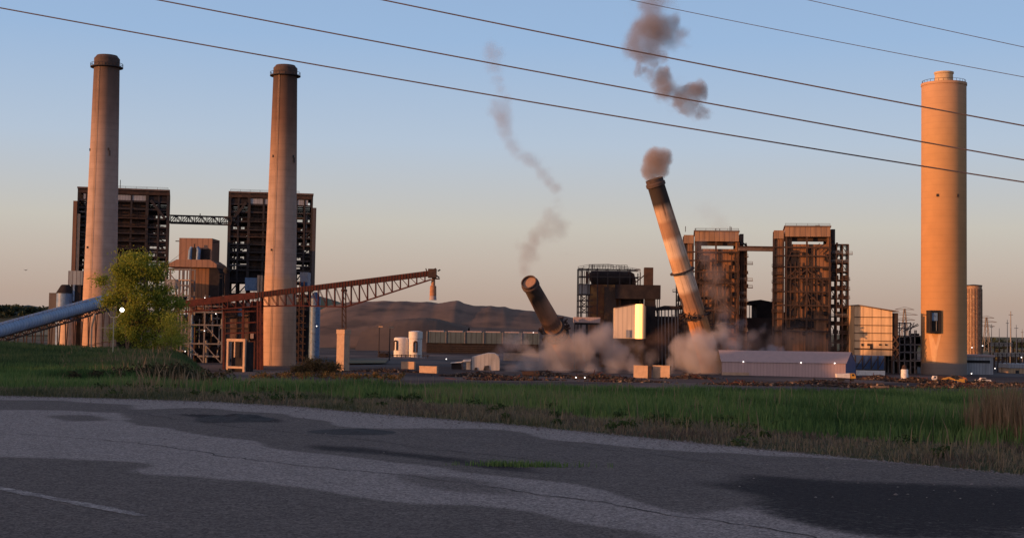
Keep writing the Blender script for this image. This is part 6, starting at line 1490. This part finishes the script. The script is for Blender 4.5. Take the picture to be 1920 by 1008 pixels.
SUB = [(152,308,15,1),(166,318,20,1),(178,335,20,1),(148,335,20,1),(134,350,13,.7),(190,350,15,.9),(168,355,22,1),(196,372,13,.8),(150,368,16,.8),(180,382,16,.8),(202,392,10,.7),(160,392,12,.6),(190,404,12,.7),(121,330,8,.25),(140,318,11,.6),(186,318,9,.4),(206,356,8,.4),(140,386,10,.5),(172,408,10,.5)]
tree('leafy_tree', (bx_, D, bz_), P(166,300,D).z-bz_, 5.2, 4, 31000, .075, M['leaf'], 'airy yellow-green tree with several pale trunks at the left', crown0=.2, skew=.1, subs=[(P(u, v, D+random.uniform(-.8,.8)), r*D/F, w_) for u, v, r, w_ in SUB])
D = 96; bx_ = P(203, 420, D).x; bz_ = float(zg(bx_, D)); tree('leafy_tree', (bx_, D, bz_), 2.9, 2.4, 2, 3000, .055, M['leaf'], 'low green sapling at the right foot of the airy tree', crown0=.15)
D = 470; bx_ = P(366, 425, D).x; tree('bush', (bx_, D, GZ), 5.6, 8, 3, 3000, .28, M['leaf_dry'], 'orange-green bush right of the second smokestack foot', 'bush', 'bushes at the plant edge', crown0=.02)
bx_ = P(386, 428, D).x; tree('bush', (bx_, D, GZ), 4.4, 8, 3, 2600, .25, M['leaf_dry'], 'lower reddish bush beside the concrete pier', 'bush', 'bushes at the plant edge', crown0=.02)
bx_ = P(350, 431, D).x; tree('bush', (bx_, D, GZ), 3.2, 7, 3, 2200, .25, M['leaf_dry'], 'low dark bush at the foot of the second smokestack', 'bush', 'bushes at the plant edge', crown0=.02)
k = 130; U = np.concatenate([rng.uniform(300, 470, 80), rng.uniform(90,265,50)]); cen = [(P(u, 432, 455).x, 455+rng.uniform(-12,12), GZ+rng.uniform(.0,1.0)) for u in U]
clumps('yard_brush', cen, rng.uniform(.8, 2.0, k), 60, .3, M['leaf_dry'], 'low reddish brush along the plant edge behind the grass', 'brush', flat=.7)

# ------------------------------------------------------------------ smoke and dust (real volumes)
def smoke(name, blobs, D, dens, col, label, noise=.05, amp=.75, absorb=None, an=.1, thr=.3, warp=2.0, cat='smoke', dep=1.0, soft=.35, bil=.5):
    """blobs: (u, v, radius px, weight[, depth offset m]); density = soft union of the blobs broken up by 3-D noise"""
    s = D/F; c0 = P(blobs[0][0], blobs[0][1], D); bl = []
    rr = random.Random(len(blobs)*7+int(D))
    for b in blobs:
        dy = b[4] if len(b) > 4 else rr.uniform(-.4,.4)*b[2]*s
        p = P(b[0], b[1], D+dy); bl.append((p-c0, b[2]*s*1.08, b[3]))
    # closed hull around the blobs
    vs = []; fs = []
    import bmesh
    bm = bmesh.new()
    for p, r, w_ in bl:
        bmesh.ops.create_icosphere(bm, subdivisions=2, radius=r*1.3, matrix=Matrix.Translation(p))
    me = bpy.data.meshes.new(name); bm.to_mesh(me); bm.free()
    o = bpy.data.objects.new(name, me); C.objects.link(o); o.location = c0
    rm = o.modifiers.new('remesh', 'REMESH'); rm.mode = 'VOXEL'; rm.voxel_size = max(.6, min(r for _, r, _ in bl)*.28)
    dg = bpy.context.evaluated_depsgraph_get(); dg.update(); me2 = bpy.data.meshes.new_from_object(o.evaluated_get(dg)); o.modifiers.clear(); o.data = me2
    bpy.data.meshes.remove(me)
    m = bpy.data.materials.new(name+'_volume'); m.use_nodes = True; nt = m.node_tree; nt.nodes.remove(nt.nodes['Principled BSDF'])
    out = nt.nodes['Material Output']; L = nt.links
    tc = N(nt,'ShaderNodeTexCoord')
    nz = N(nt,'ShaderNodeTexNoise'); nz.inputs['Scale'].default_value = noise; nz.inputs['Detail'].default_value = 2; L.new(tc.outputs['Object'], nz.inputs['Vector'])
    sb = N(nt,'ShaderNodeVectorMath', operation='SUBTRACT'); L.new(nz.outputs['Color'], sb.inputs[0]); sb.inputs[1].default_value = (.5,.5,.5)
    sc2 = N(nt,'ShaderNodeVectorMath', operation='SCALE'); L.new(sb.outputs[0], sc2.inputs[0]); sc2.inputs['Scale'].default_value = warp*2
    ad = N(nt,'ShaderNodeVectorMath', operation='ADD'); L.new(tc.outputs['Object'], ad.inputs[0]); L.new(sc2.outputs[0], ad.inputs[1])
    acc = None
    for p, r, w_ in bl:
        ds = N(nt,'ShaderNodeVectorMath', operation='DISTANCE'); L.new(ad.outputs[0], ds.inputs[0]); ds.inputs[1].default_value = tuple(p)
        mr = N(nt,'ShaderNodeMapRange', interpolation_type='SMOOTHSTEP'); L.new(ds.outputs['Value'], mr.inputs['Value']); mr.inputs['From Min'].default_value = r*1.3; mr.inputs['From Max'].default_value = 0; mr.inputs['To Min'].default_value = 0; mr.inputs['To Max'].default_value = w_
        if acc is None: acc = mr.outputs[0]
        else:
            mx = N(nt,'ShaderNodeMath', operation='SMOOTH_MAX'); mx.inputs[2].default_value = .25; L.new(acc, mx.inputs[0]); L.new(mr.outputs[0], mx.inputs[1]); acc = mx.outputs[0]
    n2 = N(nt,'ShaderNodeTexNoise'); n2.inputs['Scale'].default_value = noise*2.2; n2.inputs['Detail'].default_value = 6; n2.inputs['Roughness'].default_value = .68; L.new(tc.outputs['Object'], n2.inputs['Vector'])
    nm = N(nt,'ShaderNodeMapRange'); nm.inputs['From Min'].default_value = .33; nm.inputs['From Max'].default_value = .67; L.new(n2.outputs['Fac'], nm.inputs[0])
    a1 = N(nt,'ShaderNodeMath', operation='MULTIPLY_ADD'); 
    vo = N(nt,'ShaderNodeTexVoronoi'); vo.inputs['Scale'].default_value = noise*3.0; vo.inputs['Detail'].default_value = 2.0; vo.inputs['Roughness'].default_value = .55; L.new(ad.outputs[0], vo.inputs['Vector'])
    vm = N(nt,'ShaderNodeMapRange'); vm.inputs['From Min'].default_value = .1; vm.inputs['From Max'].default_value = .75; L.new(vo.outputs['Distance'], vm.inputs[0])
    bm_ = N(nt,'ShaderNodeMix', data_type='FLOAT'); bm_.inputs[0].default_value = bil; L.new(nm.outputs[0], bm_.inputs[2]); L.new(vm.outputs[0], bm_.inputs[3])
    L.new(bm_.outputs[0], a1.inputs[0]); a1.inputs[1].default_value = -amp*2; a1.inputs[2].default_value = amp
    a2 = N(nt,'ShaderNodeMath', operation='ADD'); L.new(acc, a2.inputs[0]); L.new(a1.outputs[0], a2.inputs[1])
    m3 = N(nt,'ShaderNodeMapRange', interpolation_type='SMOOTHSTEP'); L.new(a2.outputs[0], m3.inputs['Value']); m3.inputs['From Min'].default_value = thr; m3.inputs['From Max'].default_value = thr+soft
    m5 = N(nt,'ShaderNodeMath', operation='MINIMUM'); L.new(acc, m5.inputs[0]); m5.inputs[1].default_value = 1.0
    m4 = N(nt,'ShaderNodeMath', operation='MULTIPLY'); L.new(m3.outputs[0], m4.inputs[0]); L.new(m5.outputs[0], m4.inputs[1])
    dn_ = N(nt,'ShaderNodeMath', operation='MULTIPLY'); L.new(m4.outputs[0], dn_.inputs[0]); dn_.inputs[1].default_value = dens
    pv = N(nt,'ShaderNodeVolumePrincipled'); pv.inputs['Color'].default_value = rgba(col); pv.inputs['Anisotropy'].default_value = an
    if absorb: pv.inputs['Absorption Color'].default_value = rgba(absorb)
    L.new(dn_.outputs[0], pv.inputs['Density']); L.new(pv.outputs[0], out.inputs['Volume'])
    o.data.materials.clear(); o.data.materials.append(m)
    tag(o, label, cat, kind='stuff'); return o
BR = (.45,.40,.375); GR = (.55,.55,.58); DU = (.76,.71,.69); BL = (.56,.56,.62)
smoke('smoke_plume', [(768,34,27,1.3),(784,28,20,1.1),(748,50,22,.8),(765,60,20,.9),(762,10,24,.7),(775,-8,24,.6),(752,36,20,.7),(797,42,15,.6),(745,58,14,.5)], 600, .2, BR, 'broad brown smoke puff high above the leaning smokestack, upper part', noise=.075, warp=8, amp=0.44, thr=-0.06, soft=0.4)
smoke('smoke_plume', [(750,82,8,1.5),(766,76,13,.8),(776,90,16,1.1),(783,104,17,1.1),(797,114,19,1.15),(812,106,14,1.5),(820,108,10,1.4),(806,122,16,.9),(820,131,13,.8),(827,138,10,.6),(763,84,12,.6),(782,82,9,.8)], 600, .26, BR, 'ragged brown smoke trail drifting below the broad high puff', noise=.1, warp=6, amp=0.44, thr=-0.06, soft=0.4)
smoke('smoke_puff', [(769,188,17,1.5),(778,184,13,1.4),(762,199,12,1.3),(766,207,10,1.2),(772,197,14,1.3)], 564, .4, (.56,.46,.40), 'dense round brown puff leaving the mouth of the leaning smokestack', noise=.13, warp=1.8, amp=0.34, thr=0.1, soft=0.25)
smoke('smoke_wisp', [(578,62,18,.9),(580,76,15,.8),(583,92,13,.7),(586,106,13,.7),(592,118,12,.7),(586,130,18,1),(588,143,18,1),(592,155,16,1),(597,166,14,.95),(603,176,13,.95),(611,185,12,.95),(620,189,12,1),(629,193,13,1),(635,202,12,1),(641,211,11,1),(649,219,12,1),(652,232,10,.6),(650,244,11,.6)], 600, .085, GR, 'thin grey smoke trail high above the fallen smokestack', noise=.085, warp=4, amp=0.42, thr=0.0, soft=0.6)
smoke('smoke_wisp', [(645,256,17,.9),(655,266,16,.9),(640,268,17,.95),(630,278,17,1),(622,290,17,1),(618,302,16,1),(617,313,13,1),(626,300,15,.9),(607,287,13,.6),(662,296,11,.45),(664,262,11,.7),(648,278,12,.6)], 570, .085, (.55,.51,.5), 'thin brown smoke rising from the mouth of the fallen smokestack', noise=.09, warp=4, amp=0.42, thr=0.0, soft=0.6)
smoke('smoke_wisp', [(830,250,20,.7),(845,262,18,.7),(815,255,15,.5),(858,275,16,.6),(875,262,16,.35),(890,270,14,.3),(842,240,14,.3)], 625, .035, GR, 'faint grey haze of smoke over the half hidden boiler building', noise=.06, warp=6, amp=0.5, thr=0.0, soft=0.5)
smoke('smoke_cloud', [(828,300,17,1),(838,320,18,1),(822,290,14,.8),(842,345,18,.9),(848,365,17,.9),(832,340,14,.9),(852,385,17,.8),(846,298,13,.6)], 600, .08, (.56,.47,.43), 'brownish smoke trailing behind the leaning smokestack', noise=.09, warp=3, amp=0.5, thr=0.0, soft=0.5)
smoke('dust_cloud', [(662,412,25,1.2),(684,406,24,1.2),(704,398,21,1.2),(712,387,13,1.2),(722,416,21,1),(738,424,16,.8),(640,422,22,1),(622,418,20,.9),(660,430,20,1),(690,430,20,1),(612,402,16,.6),(646,402,17,.9),(716,404,18,1),(612,430,14,.8)], 570, .2, DU, 'big billowing pinkish dust cloud at the foot of the fallen smokestack', noise=.1, warp=3.5, amp=0.46, thr=0.04, soft=0.3)
smoke('dust_haze', [(598,402,17,.8),(590,412,16,.7),(606,394,14,.7),(604,424,16,.6),(590,426,14,.5)], 590, .15, BL, 'thin bluish haze drifting left of the big dust cloud', noise=.09, warp=3, amp=0.5, thr=0.0, soft=0.5)
smoke('dust_haze', [(548,434,11,.5),(562,430,12,.6),(575,432,13,.8),(600,434,14,.9),(625,434,14,.9),(655,436,14,.9),(690,436,14,.9),(720,434,14,.9),(748,430,15,.9),(760,418,15,.7),(745,404,16,.7),(730,392,14,.6),(705,380,12,.5),(780,436,13,.8),(812,437,13,.9),(842,436,13,.8),(868,420,14,.6)], 548, .1, DU, 'thin pale dust veil creeping along the ground in front of both clouds', noise=.06, warp=5, amp=0.5, thr=0.0, soft=0.5)
smoke('dust_cloud', [(800,408,18,1.3),(815,402,19,1.3),(806,420,19,1.2),(826,412,18,1.1),(822,394,14,1),(836,398,17,1),(848,392,17,.8),(830,428,18,1),(790,424,11,.9),(846,420,16,.8),(843,382,13,.6),(858,404,15,.7),(820,404,16,1.4,-7),(829,418,17,1.4,-8),(812,424,15,1.3,-8),(834,402,13,1.1,-6),(822,432,15,1.2,-9),(842,430,14,1,-6)], 560, .21, DU, 'billowing pale dust cloud at the foot of the leaning smokestack', noise=.11, warp=3, amp=0.46, thr=0.04, soft=0.3)
smoke('dust_haze', [(868,398,18,.8),(885,402,20,.8),(906,400,22,.8),(928,396,22,.9),(950,398,20,.8),(970,404,18,.8),(988,406,15,.6),(905,388,16,.6),(860,410,16,.7),(875,386,12,.4)], 600, .08, (.52,.43,.39), 'brown dust haze around the foot of the scaffolded boiler building', noise=.07, warp=3, amp=0.5, thr=0.0, soft=0.5)
smoke('dust_haze', [(852,388,15,.9),(866,380,14,.8),(880,392,15,.8),(862,400,16,.9),(896,386,13,.6),(846,374,11,.7),(876,404,14,.7)], 590, .12, BL, 'blue-grey dust drifting right of the leaning smokestack foot', noise=.08, warp=4, amp=0.5, thr=0.0, soft=0.5)
smoke('dust_puff', [(905,411,10,1.2),(915,411,8,1),(893,413,7,1)], 566, .3, BL, 'small pale puff rising behind the roof of the long shed', noise=.14, warp=1.5, amp=0.5, thr=0.0, soft=0.5)
smoke('dark_dust', [(775,398,18,.9),(770,412,16,.8),(785,388,16,.8),(762,402,14,.7),(758,420,12,.6),(795,378,12,.5)], 618, .1, (.3,.22,.19), 'dark brown dust between the two pale dust clouds', noise=.1, warp=2, amp=0.5, thr=0.0, soft=0.5)
